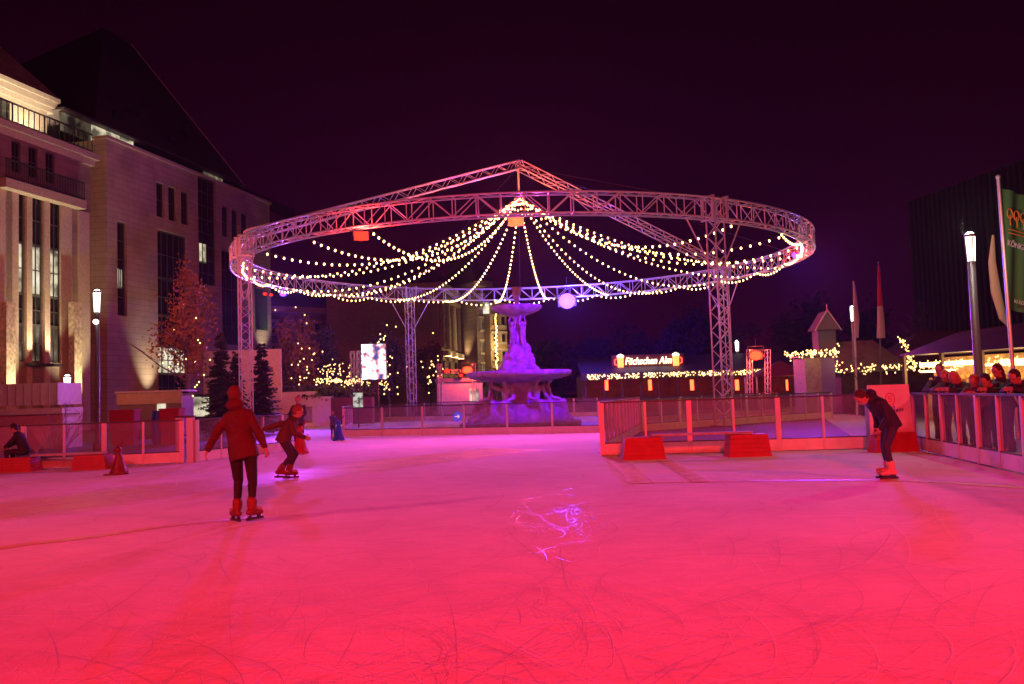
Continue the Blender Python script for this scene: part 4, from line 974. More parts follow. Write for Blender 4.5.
for k in range(4):
    xa_, xb_ = x0_+(x1_-x0_)*(k+.03)/4, x0_+(x1_-x0_)*(k+.97)/4; nm_ = ('left end', 'part below the roof sign', 'part at the right front tower', 'right end')[k]
    rk = random.Random(40+k); eave_pts.append(([V((rk.uniform(xa_, xb_), MK-.75, 2.5+rk.uniform(-.17, .17))) for _ in range(98)], nm_))
for i, px in enumerate((606.5, 650, 692, 737, 788)):
    q_ = at(px, 385, MK+1.0); w = MB(); w.box(q_, (.22, .2, .75)); w.build('red_lamp', mat('red lamp', (.5, .02, .01), .5, emit=(1, .07, .02), estr=7), mk)
    light('POINT', 'red_glow', q_+V((0, -.6, 0)), (1, .08, .03), 25, mk, None, .3)
for pts_, nm_ in eave_pts: sparkle(pts_, 'band of tiny lights along the market hall eave, '+nm_, .055, 'light_chain', 'light chains on the market huts')
# big roof sign
sgp = at(648, 361, MK+1)
fs = thing('roof_sign', sgp, 'illuminated sign reading Füchschen Alm between two beer mugs above the market', 'sign')
text_on('Füchschen Alm', 'lettering', mat('sign letters', (1, .9, .6), .5, emit=(1, .72, .32), estr=3), fs, sgp+V((0, -.1, 0)), .70, .04, shear=.25, scale=(.78, 1, 1), bold=.016)
w = MB(); w.box(sgp+V((0, .05, 0)), (5.2, .06, .95)); w.build('backing', mat('sign backing', (.12, .02, .02), .5), fs)
for sx in (-1, 1):
    q_ = sgp+V((sx*1.98, -.1, .02)); w = MB(); w.tube(q_+V((0, 0, -.42)), q_+V((0, 0, .28)), .21, .23, 14); hd = MB()
    hd.path([q_+V((sx*.22, 0, .2)), q_+V((sx*.42, 0, .12)), q_+V((sx*.42, 0, -.2)), q_+V((sx*.2, 0, -.28))], .045, 6)
    mo = w.build('beer_mug', mat('mug glow', (.8, .2, .05), .5, emit=(1, .28, .05), estr=3), fs); hd.build('mug_handle', mat('mug handle glow', (.8, .1, .05), .5, emit=(1, .08, .04), estr=3), mo)
    fo = MB(); [fo.ell(q_+V((dx, -.02, .36+dz)), .13, n=8, h=6) for dx, dz in ((-.13, 0), (0, .06), (.13, 0))]; fo.build('foam', mat('foam glow', (1, .9, .7), .5, emit=(1, .7, .3), estr=3), mo)
w = MB(); [w.box(sgp+V((sx, .3, -.9)), (.08, .08, 1.9)) for sx in (-1.5, 1.5)]; w.build('frame', M['steel'], fs)
# awning right of it (reddish tent)
q_ = gy(788, 56); tn = thing('market_tent', q_, 'low peaked reddish market tent left of the hut with the little tower', 'tent')
w = MB(); w.add([q_+V((-2, 0, 2.1)), q_+V((2, 0, 2.1)), q_+V((2, 3, 2.1)), q_+V((-2, 3, 2.1)), q_+V((0, 1.5, 3.1))], [(0, 1, 4), (1, 2, 4), (2, 3, 4), (3, 0, 4), (3, 2, 1, 0)]); w.build('tent_roof', mat('tent cloth', (.22, .05, .05), .7), tn)
w = MB(); [w.tube(q_+V((sx, sy, 0)), q_+V((sx, sy, 2.1)), .05) for sx in (-1.9, 1.9) for sy in (.1, 2.9)]; w.build('poles', M['post'], tn)
light('POINT', 'tent_glow', q_+V((.5, 1, 1.6)), (1, .3, .1), 40, tn, None, .2)
# red lit truss portal
po = thing('truss_portal', gy(758, 50), 'small truss portal carrying red floodlights right of the right front tower', 'truss')
w = MB(); [box_truss(w, gy(px, 50), at(px, 349.5, 50), .22, .3, .022, .012) for px in (749.5, 767.5)]; w.build('uprights', M['truss'], po)
w = MB(); a_, b_ = at(749.5, 350.5, 50), at(767.5, 350, 50); w.tube(a_, b_, .04); w.build('crossbar', M['truss'], po)
flood(756, 355.5, 49.7, ORG, 90, 'bright orange red floodlight in the small truss portal', w=.75, target=(5, 10, 2), energy=1500, glow=350)
flood(763, 355.5, 49.7, RED, 40, 'smaller red floodlight beside the bright one in the truss portal', w=.22, target=(6, 20, 0))
# hut with turret and lights
HY = 44
hut = thing('market_hut', gy(850, HY), 'market hut with a dark hipped roof edged in lights and a little gabled turret', 'market hut')
def X_(px, Y=HY): return at(px, 370, Y).x
def Z_(px, py, Y=HY): return at(px, py, Y).z
zt_, ze = Z_(888, 338), Z_(875, 371.5)
xa, xb = X_(840), X_(912)
w = MB(); w.box(((xa+xb)/2, HY+2.4, ze/2), (xb-xa-.5, 3.6, ze)); w.build('wall', M['wood'], hut)
w = MB(); w.add([(xa-.2, HY-.2, ze), (xb+.1, HY-.2, ze), (xb+.1, HY+5, ze), (xa-.2, HY+5, ze), (xa+.9, HY+2.4, zt_), (xb-.9, HY+2.4, zt_+.05)], [(0, 1, 5, 4), (1, 2, 5), (2, 3, 4, 5), (3, 0, 4), (3, 2, 1, 0)]); w.build('roof', mat('slate roof', (.07, .075, .07), .6, var=.3, vscale=3), hut)
zb_, zt2, zap = Z_(842, 340), Z_(842, 327), Z_(841, 307.5)
xt0, xt1 = X_(833.5), X_(852)
tb = MB(); tb.box(((xt0+xt1)/2, HY+2.4, (ze+zt2)/2), (xt1-xt0, xt1-xt0, zt2-ze)); to = tb.build('turret', mat('turret board', (.12, .11, .10), .7), hut)
xm = (xt0+xt1)/2; hw = (xt1-xt0)/2+.18; yy0, yy1 = HY+2.4-hw, HY+2.4+hw
tb = MB(); tb.add([(xm-hw, yy0, zt2), (xm+hw, yy0, zt2), (xm, yy0, zap), (xm-hw, yy1, zt2), (xm+hw, yy1, zt2), (xm, yy1, zap)], [(0, 1, 2), (5, 4, 3), (1, 4, 5, 2), (3, 0, 2, 5), (0, 3, 4, 1)]); tb.build('turret_roof', mat('grey shingle', (.09, .085, .08), .7), to)
tb = MB(); tb.tube((xm-hw-.05, yy0-.05, zt2-.05), (xm, yy0-.05, zap+.05), .035); tb.tube((xm+hw+.05, yy0-.05, zt2-.05), (xm, yy0-.05, zap+.05), .035); tb.tube((xm, yy0, zap), (xm, yy0, zap+.35), .025); tb.build('bargeboard', M['plank'], to)
annex = thing('market_booth', gy(822, HY-1), 'pale panelled booth with lights along its top left of the turret hut', 'booth')
w = MB(); xa2, xb2 = X_(806, HY-1), X_(822, HY-1); zt3 = Z_(820, 357, HY-1); w.box(((xa2+xb2)/2, HY, zt3/2), (xb2-xa2, 1.8, zt3)); w.build('pale_panel', mat('dull panel', (.35, .32, .30), .7, var=.2), annex)
w = MB(); xb3 = X_(836, HY-1); w.box(((xb2+xb3)/2+.01, HY+.05, zt3/2), (xb3-xb2-.02, 1.8, zt3)); w.build('violet_panel', mat('violet panel', (.25, .2, .5), .6), annex)
w = MB(); w.box(((xa2+xb3)/2, HY, zt3+.06), (xb3-xa2+.3, 2.1, .1)); w.build('roof', M['roof'], annex)
def chain(p0, p1, n, jit, label, r=.05, sag=0, mt='bulb2'):
    return sparkle([V(p0).lerp(V(p1), random.random())+V((random.gauss(0, jit), random.gauss(0, jit*.5), random.gauss(0, jit)-sag*.0)) for _ in range(n)], label, r, 'light_chain', 'light chains on the market huts', mt)
chain(at(785, 354.5, 42.6), at(836, 352.5, 42.6), 85, .10, 'dense light chain along the top of the pale booth')
chain(at(836, 344, 42.8), at(838, 372, 42.8), 22, .10, 'light chain hanging down between booth and turret hut')
chain(at(842, 371, 43.5), at(906, 366, 43.5), 75, .12, 'light chain along the eave of the turret hut')
chain(at(899, 334, 43.8), at(915, 366, 43.5), 46, .11, 'light chain down the right hip of the turret hut roof')
chain(at(908, 366, 33), at(965, 364, 30.5), 80, .09, 'light chain on the food stall eave left of the tall street lamp', .036)
chain(at(985, 363, 29), at(1035, 361, 27), 70, .09, 'light chain on the food stall eave right of the tall street lamp', .036)
# lit food stall
stl = thing('food_stall', at(960, 385, 34), 'warmly lit food stall with dark roofs behind the spectators', 'food stall'); stl.location.z = 0
A_, B_ = gy(912, 34.5), gy(1050, 29); d_ = (B_-A_).normalized(); n_ = V((d_.y, -d_.x, 0)); ax = (d_, n_, UP); L_ = (B_-A_).length; mid = (A_+B_)/2
w = MB(); w.box(mid-n_*1.6+UP*1.2, (L_, .1, 2.4), ax); w.box(mid-n_*.8+UP*.5, (L_, .3, 1.0), ax); w.build('back_wall', mat('warm boards', (.55, .36, .14), .6, var=.35, vscale=4), stl)
M['tube'] = mat('warm strip lamp', (1, .9, .7), .5, emit=(1, .58, .20), estr=4)
for k, (f0, f1, z_, hh) in enumerate(((.02, .44, 2.12, .17), (.02, .30, 1.86, .08), (.46, .60, 2.0, .08), (.64, .98, 2.05, .22))):
    w = MB(); w.box(A_+d_*(L_*(f0+f1)/2)-n_*.4+UP*z_, (L_*(f1-f0), .08, hh), ax); w.build('strip_lamp', M['tube'], stl)
M['goods'] = mat('gingerbread goods', (.5, .25, .08), .5, var=.5, vscale=6); rg = random.Random(5)
for k in range(70): ge = MB(); ge.ell(A_+d_*(L_*rg.random())-n_*1.0+UP*rg.uniform(1.1, 1.75), (rg.uniform(.05, .14),)*3, n=6, h=5); ge.build('hanging_goods', M['goods'], stl)
w = MB(); w.add([A_+n_*.6+UP*2.5, B_+n_*.6+UP*2.5, B_-n_*3+UP*2.5, A_-n_*3+UP*2.5, A_.lerp(B_, .2)-n_*1.2+UP*3.3, A_.lerp(B_, .88)-n_*1.2+UP*3.5], [(0, 1, 5, 4), (1, 2, 5), (2, 3, 4, 5), (3, 0, 4), (3, 2, 1, 0)]); w.build('roof', M['roof'], stl)
for f_ in (.02, .33, .63, .98):
    w = MB(); w.box(A_+d_*(L_*f_)+n_*.4+UP*1.25, (.12, .12, 2.5), ax); w.build('post', M['wood'], stl)
for f_ in (.15, .45, .8): light('POINT', 'stall_glow', A_+d_*(L_*f_)-n_*.2+UP*1.9, (1, .6, .25), 110, stl, None, .3)
st2 = thing('market_hut', gy(950, 50), 'dark peaked hut roof rising behind the lit food stall', 'market hut')
q_ = gy(950, 50); w = MB(); w.box(q_+UP*1.3, (7, 4, 2.6)); w.build('wall', M['wood'], st2)
w = MB(); w.add([q_+V((-4, -2.3, 2.6)), q_+V((4, -2.3, 2.6)), q_+V((4, 2.3, 2.6)), q_+V((-4, 2.3, 2.6)), q_+V((-1.6, 0, 4.3)), q_+V((1.6, 0, 4.3))], [(0, 1, 5, 4), (1, 2, 5), (2, 3, 4, 5), (3, 0, 4), (3, 2, 1, 0)]); w.build('roof', M['roof'], st2)
# small bare tree
q_ = gy(862, 40); bt = thing('bare_tree', q_, 'small leafless tree in front of the turret hut', 'tree'); w = MB(); branchy(w, q_, 2.9, .05, 34, .5, 5); w.build('branches', M['bark'], bt)
q_ = gy(930, 60); bt = thing('bare_tree', q_, 'large leafless tree rising behind the lit food stall', 'tree'); w = MB(); branchy(w, q_, 7, .14, 50, .5, 6); w.build('branches', M['bark'], bt)
# small sapling behind left barrier (violet lit shrub)
q_ = gy(58, 25.5); bt = thing('bare_shrub', q_, 'leafless twiggy shrub behind the left bench', 'shrub')
w = MB()
for k in range(26):
    a = random.uniform(0, 2*PI); e = q_+V((math.cos(a)*random.uniform(.1, .9), math.sin(a)*.4, random.uniform(.8, 1.75))); m_ = q_.lerp(e, .5)+V((random.gauss(0, .1), 0, .1)); w.path([q_, m_, e], .012, 4, [.014, .009, .004])
    for j in range(5): s_ = m_.lerp(e, random.random()); w.tube(s_, s_+V((random.gauss(0, .2), random.gauss(0, .1), random.uniform(0, .3))), .005, .002, 3, False)
w.build('branches', mat('pale twigs', (.3, .25, .25), .7), bt)
# flagpoles
q_ = gy(856.5, 40); fp = thing('flagpole', q_, 'slim white flagpole with furled pale cloth beside the far street lamp', 'flagpole'); w = MB(); w.tube(q_, at(853.5, 281, 40), .05, .03, 8); w.build('pole', M['white'], fp)
w = MB(); w.loft([(at(854, 284, 40), .05, .04), (at(855, 298, 40), .09, .06), (at(856.5, 320, 40), .13, .08), (at(857.5, 338, 40), .05, .04)], (1, 0, 0), 10); w.build('furled_flag', mat('grey pink cloth', (.6, .5, .5), .7), fp)
q_ = gy(881, 40); fp = thing('flagpole', q_, 'flagpole with a limp flag, red above and white below', 'flagpole'); w = MB(); w.tube(q_, at(878.5, 262, 40), .05, .03, 8); w.build('pole', M['pole'], fp)
def limp(mb, pts, ws):
    mb.loft([(p_, w_, w_*.55) for p_, w_ in zip(pts, ws)], (1, 0, 0), 12)
w = MB(); limp(w, [at(878.9, 266, 40), at(879.6, 290, 40), at(880.3, 306, 40)], [.05, .10, .13]); w.build('red_cloth', mat('red cloth', (.6, .03, .03), .7), fp)
w = MB(); limp(w, [at(880.3, 306.3, 40), at(881, 322, 40), at(881, 338, 40)], [.13, .17, .20]); w.build('white_cloth', mat('white cloth', (.7, .66, .62), .7), fp)
# green flag on the right
YF = 22.0; q_ = gy(1013.5, YF); topf = at(998, 177, YF); basef = at(1013.5, 366, YF)
ff = thing('banner_flag', V((basef.x, YF, 0)), 'tall green banner flag with orange trees and the word KÖNIGSALLEE on a pale pole', 'flag')
axp = (topf-basef).normalized(); w = MB(); w.tube(V((basef.x, YF, 0)) if abs(axp.x) < .02 else basef-axp*(basef.z/axp.z), topf, .055, .04, 10); w.ell(topf, .06); w.build('pole', mat('silver pole', (.6, .58, .58), .35, .5), ff)
T_ = at(999.5, 187, YF); Bt = at(1009, 309, YF); wd = V((.95, .35, 0)); cl = MB(); N_, K_ = 20, 14; vs = []
for i in range(N_+1):
    for j in range(K_+1):
        p_ = T_.lerp(Bt, i/N_)+wd*(j/K_)*(1.0)+V((0, .05*math.sin(j*.9+i*.25), -.22*(j/K_)*(1 if i < 4 else 1))); vs.append(p_)
for p_ in list(vs): pass
nv = len(vs); vs += [p_+V((0, .008, 0)) for p_ in vs]
fsx = [(i*(K_+1)+j, i*(K_+1)+j+1, (i+1)*(K_+1)+j+1, (i+1)*(K_+1)+j) for i in range(N_) for j in range(K_)]
cl.add(vs, fsx+[tuple(nv+x for x in reversed(f_)) for f_ in fsx]); cl.build('cloth', M['banner'], ff, smooth=True)
aw = wd.normalized(); ang = math.atan2(aw.y, aw.x)
def onflag(t, s, o=.10): return T_.lerp(Bt, t)+wd*s+V((0, -o, -.22*s))
text_on('KÖNIGSALLEE', 'flag_lettering', M['white'], ff, onflag(.46, .05), .20, .003, 'LEFT', rot=(PI/2, math.atan(.22/1.0), ang), scale=(.85, 1, 1), bold=.004)
text_on('IG KÖNIGSALLEE', 'flag_small_lettering', M['white'], ff, onflag(.93, .12), .12, .003, 'LEFT', rot=(PI/2, math.atan(.22/1.0), ang), bold=.002)
w = MB()
for k, s in enumerate((.2, .42, .64)):
    c = onflag(.21, s); r = .085
    for i in range(16):
        a, a2 = 2*PI*i/16, 2*PI*(i+1)/16; w.tube(c+aw*(r*math.cos(a))+UP*(r*1.5*math.sin(a)), c+aw*(r*math.cos(a2))+UP*(r*1.5*math.sin(a2)), .014, n=4)
    w.tube(c-UP*.03, c-UP*.3, .012, n=4)
for t in (.345, .375): w.path([onflag(t+.008*math.sin(s_*6), s_/8) for s_ in range(1, 8)], .016, 4)
w.build('tree_print', M['orange'], ff)
# pale second flag cloth behind pole
w = MB(); limp(w, [at(993, 235, YF+.6), at(992, 262, YF+.6), at(996, 292, YF+.6), at(1003, 318, YF+.6), at(1008, 326, YF+.6)], [.03, .10, .13, .10, .03]); pf = w.build('furled_flag', mat('cream cloth', (.5, .38, .22), .7), base=gy(995, YF+.6))
tag(pf, 'limp cream flag hanging just left of the green banner pole', 'flag')

# ------------------------------------------------------------------ people
def hand_mesh(mb, w_, d, palm_n, side, s=1.0, curl=.6):
    """w_ wrist point, d direction of the hand, palm_n palm normal, side = thumb side"""
    d = V(d).normalized(); pn = V(palm_n); pn = (pn-d*pn.dot(d)).normalized(); sd = V(side); sd = (sd-d*sd.dot(d)-pn*sd.dot(pn)).normalized()
    ax = (sd, pn, d); mb.ell(w_+d*.05*s, (.042*s, .018*s, .055*s), ax, 10, 8)
    for i, (o_, l_) in enumerate(((.03, .070), (.010, .078), (-.011, .072), (-.031, .056))):
        a = w_+d*.085*s+sd*o_*s; t = curl*(.5+.08*i); p_ = a; dd = d
        for seg in (.45, .32, .23):
            dd = (dd*math.cos(t)+pn*math.sin(t)).normalized(); q_ = p_+dd*l_*seg*s*1.1; mb.cap(p_, q_, .0095*s, .0085*s, 6); p_ = q_
            # keep curling
    a = w_+d*.03*s+sd*.035*s; b_ = a+(sd*.7+d*.6+pn*.3).normalized()*.04*s; c_ = b_+(sd*.15+d*.9+pn*.4).normalized()*.032*s
    mb.cap(a, b_, .013*s, .011*s, 6); mb.cap(b_, c_, .011*s, .009*s, 6)

def person(label, base, heading, J, top_c, leg_c, boot_c, hair_c, s=1.0, hem=None, hood=False, long_hair=False, hat=None, group=None, skates=True, boots=True, wrinkle=.02, name='person'):
    """J: joints in a body frame (x to the person's left.. right = +x, y forward, z up), metres before scale"""
    R = Matrix.Rotation(heading, 3, 'Z'); base = V(base)
    def P(p_): return base+R@(V(p_)*s)
    root = thing(name, base, label, 'person', group)
    j = {k: P(v) for k, v in J.items()}; S = R@V((1, 0, 0)); Fw = R@V((0, 1, 0))
    for sd in 'LR': j['sh'+sd] = j['sh'+sd]-(j['neck']-j['chest']).normalized()*.03*s
    hd = j['head']; ud = (hd-j['neck']).normalized(); look = R@V(J.get('look', (0, 1, 0))) if 'look' in J else Fw
    look = (look-ud*look.dot(ud)*.5).normalized(); hs = look.cross(ud).normalized(); hu = hs.cross(look).normalized()
    axh = (hs, look, hu)
    b = MB()
    # head with face
    b.ell(hd+hu*.02*s, (.078*s, .098*s, .108*s), axh, 16, 12); b.ell(hd-hu*.055*s+look*.02*s, (.058*s, .072*s, .062*s), axh, 12, 8)
    b.ell(hd+look*.098*s-hu*.012*s, (.013*s, .022*s, .024*s), axh, 8, 6); b.ell(hd+look*.083*s-hu*.052*s, (.026*s, .014*s, .009*s), axh, 8, 6)
    b.ell(hd+look*.082*s+hu*.03*s, (.05*s, .014*s, .012*s), axh, 8, 6)
    for sd in (-1, 1): b.ell(hd+hs*(sd*.078*s)-hu*.005*s, (.010*s, .02*s, .03*s), axh, 8, 6)
    b.cap(j['neck'], hd-hu*.05*s, .058*s, .052*s)
    b.loft([(j['pelvis'], .15*s, .11*s), (j['waist'], .13*s, .095*s), (j['chest'], .165*s, .11*s), (j['neck']-ud*.05*s, .09*s, .07*s)], S)
    for sd in 'LR':
        b.cap(j['sh'+sd], j['el'+sd], .052*s, .042*s); b.cap(j['el'+sd], j['wr'+sd], .041*s, .027*s)
        b.cap(j['hip'+sd], j['kn'+sd], .085*s, .055*s); b.cap(j['kn'+sd], j['an'+sd], .052*s, .036*s); b.cap(j['an'+sd], j['toe'+sd], .035*s, .03*s)
    body = remeshed(b, .013*s, 0, smooth_it=2)
    for sd, sg_ in (('L', -1), ('R', 1)):
        hm = MB(); d = (j['wr'+sd]-j['el'+sd]).normalized()
        hand_mesh(hm, j['wr'+sd]+d*.0, d, -S*sg_+Fw*.2, Fw, s); hm = remeshed(hm, .0045*s, 0, smooth_it=1); body.add(hm.v, hm.f)
    body.build('body', M['skin'], root, smooth=True)
    e = MB(); [e.ell(hd+look*.088*s+hs*(sd*.030*s)+hu*.012*s, .010*s, n=8, h=6) for sd in (-1, 1)]; e.build('eyes', M['black'], root, smooth=True)
    # hair
    h = MB(); h.ell(hd+hu*.035*s-look*.018*s, (.088*s, .100*s, .108*s), axh, 16, 10)
    if long_hair: h.ell(hd-look*.06*s-hu*.05*s, (.085*s, .055*s, .12*s), axh, 12, 8); h.ell(hd-look*.075*s-hu*.13*s, (.075*s, .04*s, .09*s), axh, 12, 8)
    else: h.ell(hd-look*.045*s-hu*.02*s, (.078*s, .055*s, .07*s), axh, 12, 8)
    h = remeshed(h, .012*s, .018*s, .04, 1)
    # cut the face free
    keep = [f_ for f_ in h.f if not all(((V(h.v[i])-hd).dot(look) > .052*s and (V(h.v[i])-hd).dot(hu) < .062*s) for i in f_)]
    h.f = keep; h.m = [0]*len(keep)
    h.build('hair' if not hat else 'woolly_hat', mat('hair', hat or hair_c, .7, bump=.5, bscale=60), root, smooth=True)
    # jacket
    t = MB(); hp = hem if hem is not None else -.08
    dn = (j['pelvis']-j['waist']).normalized()
    t.loft([(j['pelvis']+dn*(-hp)*s, .185*s, .15*s), (j['pelvis'], .18*s, .145*s), (j['waist'], .165*s, .13*s), (j['chest']-(j['chest']-j['waist'])*.3, .19*s, .14*s), (j['chest'], .195*s, .135*s), (j['chest']+(j['neck']-j['chest'])*.45, .185*s, .12*s), (j['neck']-ud*.035*s, .10*s, .085*s), (j['neck']+ud*.015*s, .075*s, .07*s)], S)
    for sd in 'LR':
        t.cap(j['sh'+sd], j['el'+sd], .068*s, .060*s); t.cap(j['el'+sd], j['wr'+sd], .062*s, .045*s)
    if hood: t.ell(j['neck']-look*.085*s+hu*.02*s, (.12*s, .075*s, .08*s), axh, 12, 8)
    t.ell(j['neck']+ud*.0, (.085*s, .08*s, .03*s), axh, 12, 6)
    jk = remeshed(t, .014*s, wrinkle*s, .09*s, 2); jk.build('jacket', mat('jacket', top_c, .75, bump=.3, bscale=25, var=.15, vscale=6), root, smooth=True)
    t = MB(); t.loft([(j['pelvis']+(j['waist']-j['pelvis'])*.4, .15*s, .12*s), (j['pelvis'], .165*s, .13*s), (j['pelvis']-UP*.05*s, .15*s, .12*s)], S)
    for sd in 'LR': t.cap(j['hip'+sd], j['kn'+sd], .096*s, .064*s); t.cap(j['kn'+sd], j['an'+sd]+(j['kn'+sd]-j['an'+sd])*.2, .062*s, .046*s)
    remeshed(t, .014*s, .012*s, .07*s, 2).build('trousers', mat('trousers', leg_c, .8, bump=.2, bscale=30), root, smooth=True)
    if boots:
        for sd in 'LR':
            a, tt = j['an'+sd], j['toe'+sd]; f_ = (tt-a); f_.z = 0; f_ = f_.normalized() if f_.length > 1e-4 else Fw
            sh_ = (j['kn'+sd]-a).normalized(); t = MB(); t.cap(a+sh_*.09*s, a, .066*s, .056*s); so = a-UP*.055*s
            t.cap(so-f_*.05*s+UP*.01*s, so+f_*.155*s-UP*.005*s, .042*s, .035*s); t.cap(a, so+f_*.12*s, .048*s, .034*s)
            bt_ = remeshed(t, .010*s, .004*s, .03).build('boot', mat('boot', boot_c, .5), root, smooth=True)
            if skates:
                q_ = MB(); sx_ = f_.cross(UP); c = so+f_*.05*s-UP*.075*s; q_.box(c, (.30*s, .006, .035*s), (f_, sx_, UP)); q_.box(c+f_*.07*s+UP*.026*s, (.04*s, .03*s, .03*s), (f_, sx_, UP)); q_.box(c-f_*.09*s+UP*.026*s, (.04*s, .03*s, .03*s), (f_, sx_, UP))
                q_.build('blade', M['steel'], bt_)
    return root
def stand(**k):
    J = dict(pelvis=(0, 0, .95), waist=(0, .01, 1.1), chest=(0, .01, 1.32), neck=(0, 0, 1.47), head=(0, .02, 1.60),
             shL=(-.18, 0, 1.40), elL=(-.24, -.02, 1.13), wrL=(-.26, .04, .88), shR=(.18, 0, 1.40), elR=(.24, -.02, 1.13), wrR=(.26, .04, .88),
             hipL=(-.09, 0, .92), knL=(-.10, .04, .52), anL=(-.10, 0, .15), toeL=(-.12, .14, .13), hipR=(.09, 0, .92), knR=(.10, .04, .52), anR=(.10, 0, .15), toeR=(.12, .14, .13))
    J.update(k); return J
# note: boots put blades ~.11 m under the ankle, so ankles sit at .15
b1 = gnd(241, 522)
person('nearest skater, seen from behind in a red hooded jacket and black leggings', b1, .06,
       stand(shL=(-.14, 0, 1.355), elL=(-.28, -.03, 1.14), wrL=(-.40, .03, .93), shR=(.12, 0, 1.355), elR=(.24, -.06, 1.13), wrR=(.31, -.02, .95), chest=(-.01, .01, 1.30), pelvis=(.03, 0, .95), head=(-.06, .05, 1.585), neck=(-.04, .02, 1.45),
             hipL=(-.06, 0, .92), knL=(-.05, .10, .52), anL=(-.05, .02, .155), toeL=(-.16, .16, .135), hipR=(.12, 0, .92), knR=(.15, .0, .53), anR=(.16, -.10, .18), toeR=(.24, .03, .16)),
       (.065, .004, .005), (.012, .012, .014), (.16, .014, .01), (.10, .03, .015), 1.0, hem=-.16, hood=True, wrinkle=.028)
b2 = gnd(288.5, 479)
person('skater in an orange brown top crouching low with one arm swept back', b2, -PI/2+.25,
       stand(pelvis=(0, -.08, .77), waist=(0, -.02, .91), chest=(0, .07, 1.06), neck=(0, .14, 1.18), head=(0, .20, 1.29), look=(0, .9, -.15),
             shL=(-.17, .08, 1.11), elL=(-.25, -.18, 1.05), wrL=(-.27, -.45, .97), shR=(.17, .08, 1.11), elR=(.26, .12, .88), wrR=(.20, .30, .80),
             hipL=(-.08, -.08, .75), knL=(-.09, .14, .47), anL=(-.08, 0, .155), toeL=(-.09, .16, .135), hipR=(.08, -.08, .75), knR=(.10, .06, .44), anR=(.10, -.16, .19), toeR=(.11, -.02, .145)),
       (.08, .025, .015), (.03, .02, .05), (.15, .014, .012), (.20, .07, .03), 1.0)
b3 = gnd(299.5, 451.5)
person('person in a dark jacket standing behind the red cone shaped skating aid', b3, PI-.2,
       stand(elL=(-.25, .10, 1.16), wrL=(-.12, .36, 1.02), elR=(.25, .10, 1.16), wrR=(.12, .36, 1.02), neck=(0, .03, 1.46), head=(0, .06, 1.58)),
       (.05, .03, .06), (.03, .02, .03), (.3, .05, .05), (.35, .08, .03), .96)
b4 = gnd(333, 439.5)
person('small child holding the blue skating aid in front of the far barrier', b4, PI+.9,
       stand(elL=(-.22, .12, 1.15), wrL=(-.12, .40, 1.05), elR=(.22, .12, 1.15), wrR=(.12, .40, 1.05)),
       (.06, .06, .2), (.03, .03, .05), (.4, .1, .1), (.2, .08, .04), .62)
b5 = BL+V((.05, -.02, 0))
person('child in black sitting hunched at the left end of the left bench', b5, PI/2+.15,
       stand(pelvis=(0, -.08, bh_+.14+.07), waist=(0, -.02, .74), chest=(0, .07, .94), neck=(0, .13, 1.06), head=(0, .19, 1.17), look=(0, .9, -.35),
             shL=(-.16, .08, 1.0), elL=(-.22, .20, .80), wrL=(-.10, .38, .68), shR=(.16, .08, 1.0), elR=(.22, .20, .80), wrR=(.10, .38, .68),
             hipL=(-.09, -.06, .52), knL=(-.12, .33, .55), anL=(-.12, .34, .155), toeL=(-.13, .50, .135), hipR=(.09, -.06, .52), knR=(.12, .30, .55), anR=(.12, .22, .155), toeR=(.13, .38, .135)),
       (.015, .012, .02), (.02, .015, .02), (.4, .06, .05), (.02, .015, .015), .90)
b6 = gnd(888.5, 479)
person('skater in navy hooded jacket and jeans bending forward on the right', b6, PI/2+.1,
       stand(pelvis=(0, -.08, .86), waist=(0, -.02, 1.00), chest=(0, .14, 1.17), neck=(0, .25, 1.25), head=(0, .36, 1.27), look=(0, .85, -.55),
             shL=(-.17, .14, 1.20), elL=(-.24, .08, .95), wrL=(-.16, .16, .80), shR=(.17, .14, 1.20), elR=(.25, .0, .95), wrR=(.20, .04, .74),
             hipL=(-.08, -.08, .84), knL=(-.09, .06, .50), anL=(-.08, -.02, .155), toeL=(-.08, .14, .135), hipR=(.08, -.08, .84), knR=(.09, -.01, .50), anR=(.09, -.05, .155), toeR=(.10, .12, .135)),
       (.015, .02, .05), (.03, .04, .10), (.62, .42, .36), (.05, .025, .015), 1.0, hood=True)

# skating aids
def aid(base, mt, label, s=1.0, heading=0.0, ears=True):
    root = thing('skating_aid', base, label, 'skating aid', 'plastic skating aids'); R = Matrix.Rotation(heading, 3, 'Z')
    def P(x, y, z): return base+R@(V((x, y, z))*s)
    b = MB(); b.loft([(P(0, 0, .03), .24*s, .26*s), (P(0, 0, .10), .22*s, .24*s), (P(0, 0, .22), .17*s, .18*s), (P(0, 0, .42), .12*s, .12*s), (P(0, 0, .55), .10*s, .09*s), (P(0, 0, .62), .06*s, .06*s)], R@V((1, 0, 0)))
    b.ell(P(0, .02, .70), (.10*s, .11*s, .10*s)); b.ell(P(0, .12, .68), (.04*s, .06*s, .035*s))
    remeshed(b, .012*s, 0, smooth_it=3).build('figure', mt, root, smooth=True)
    for sd in (-1, 1):
        h = MB(); h.path([P(sd*.05, 0, .75), P(sd*.11, -.03, .84), P(sd*.18, -.05, .93), P(sd*.2, -.05, .99)], .02*s, 7); h.build('handle', mt, root, smooth=True)
        f_ = MB(); f_.box(P(sd*.16, .08, .02), (.06*s, .56*s, .04*s), (R@V((1, 0, 0)), R@V((0, 1, 0)), UP)); f_.build('runner', mt, root)
    return root
aid(gnd(119, 474.5), mat('dark red plastic', (.16, .008, .008), .45), 'dark red figure shaped skating aid standing alone before the left barrier', .78, PI/2)
aid(gnd(300.5, 454), M['red'], 'bright red skating aid held by the person in the dark jacket', 1.0, PI)
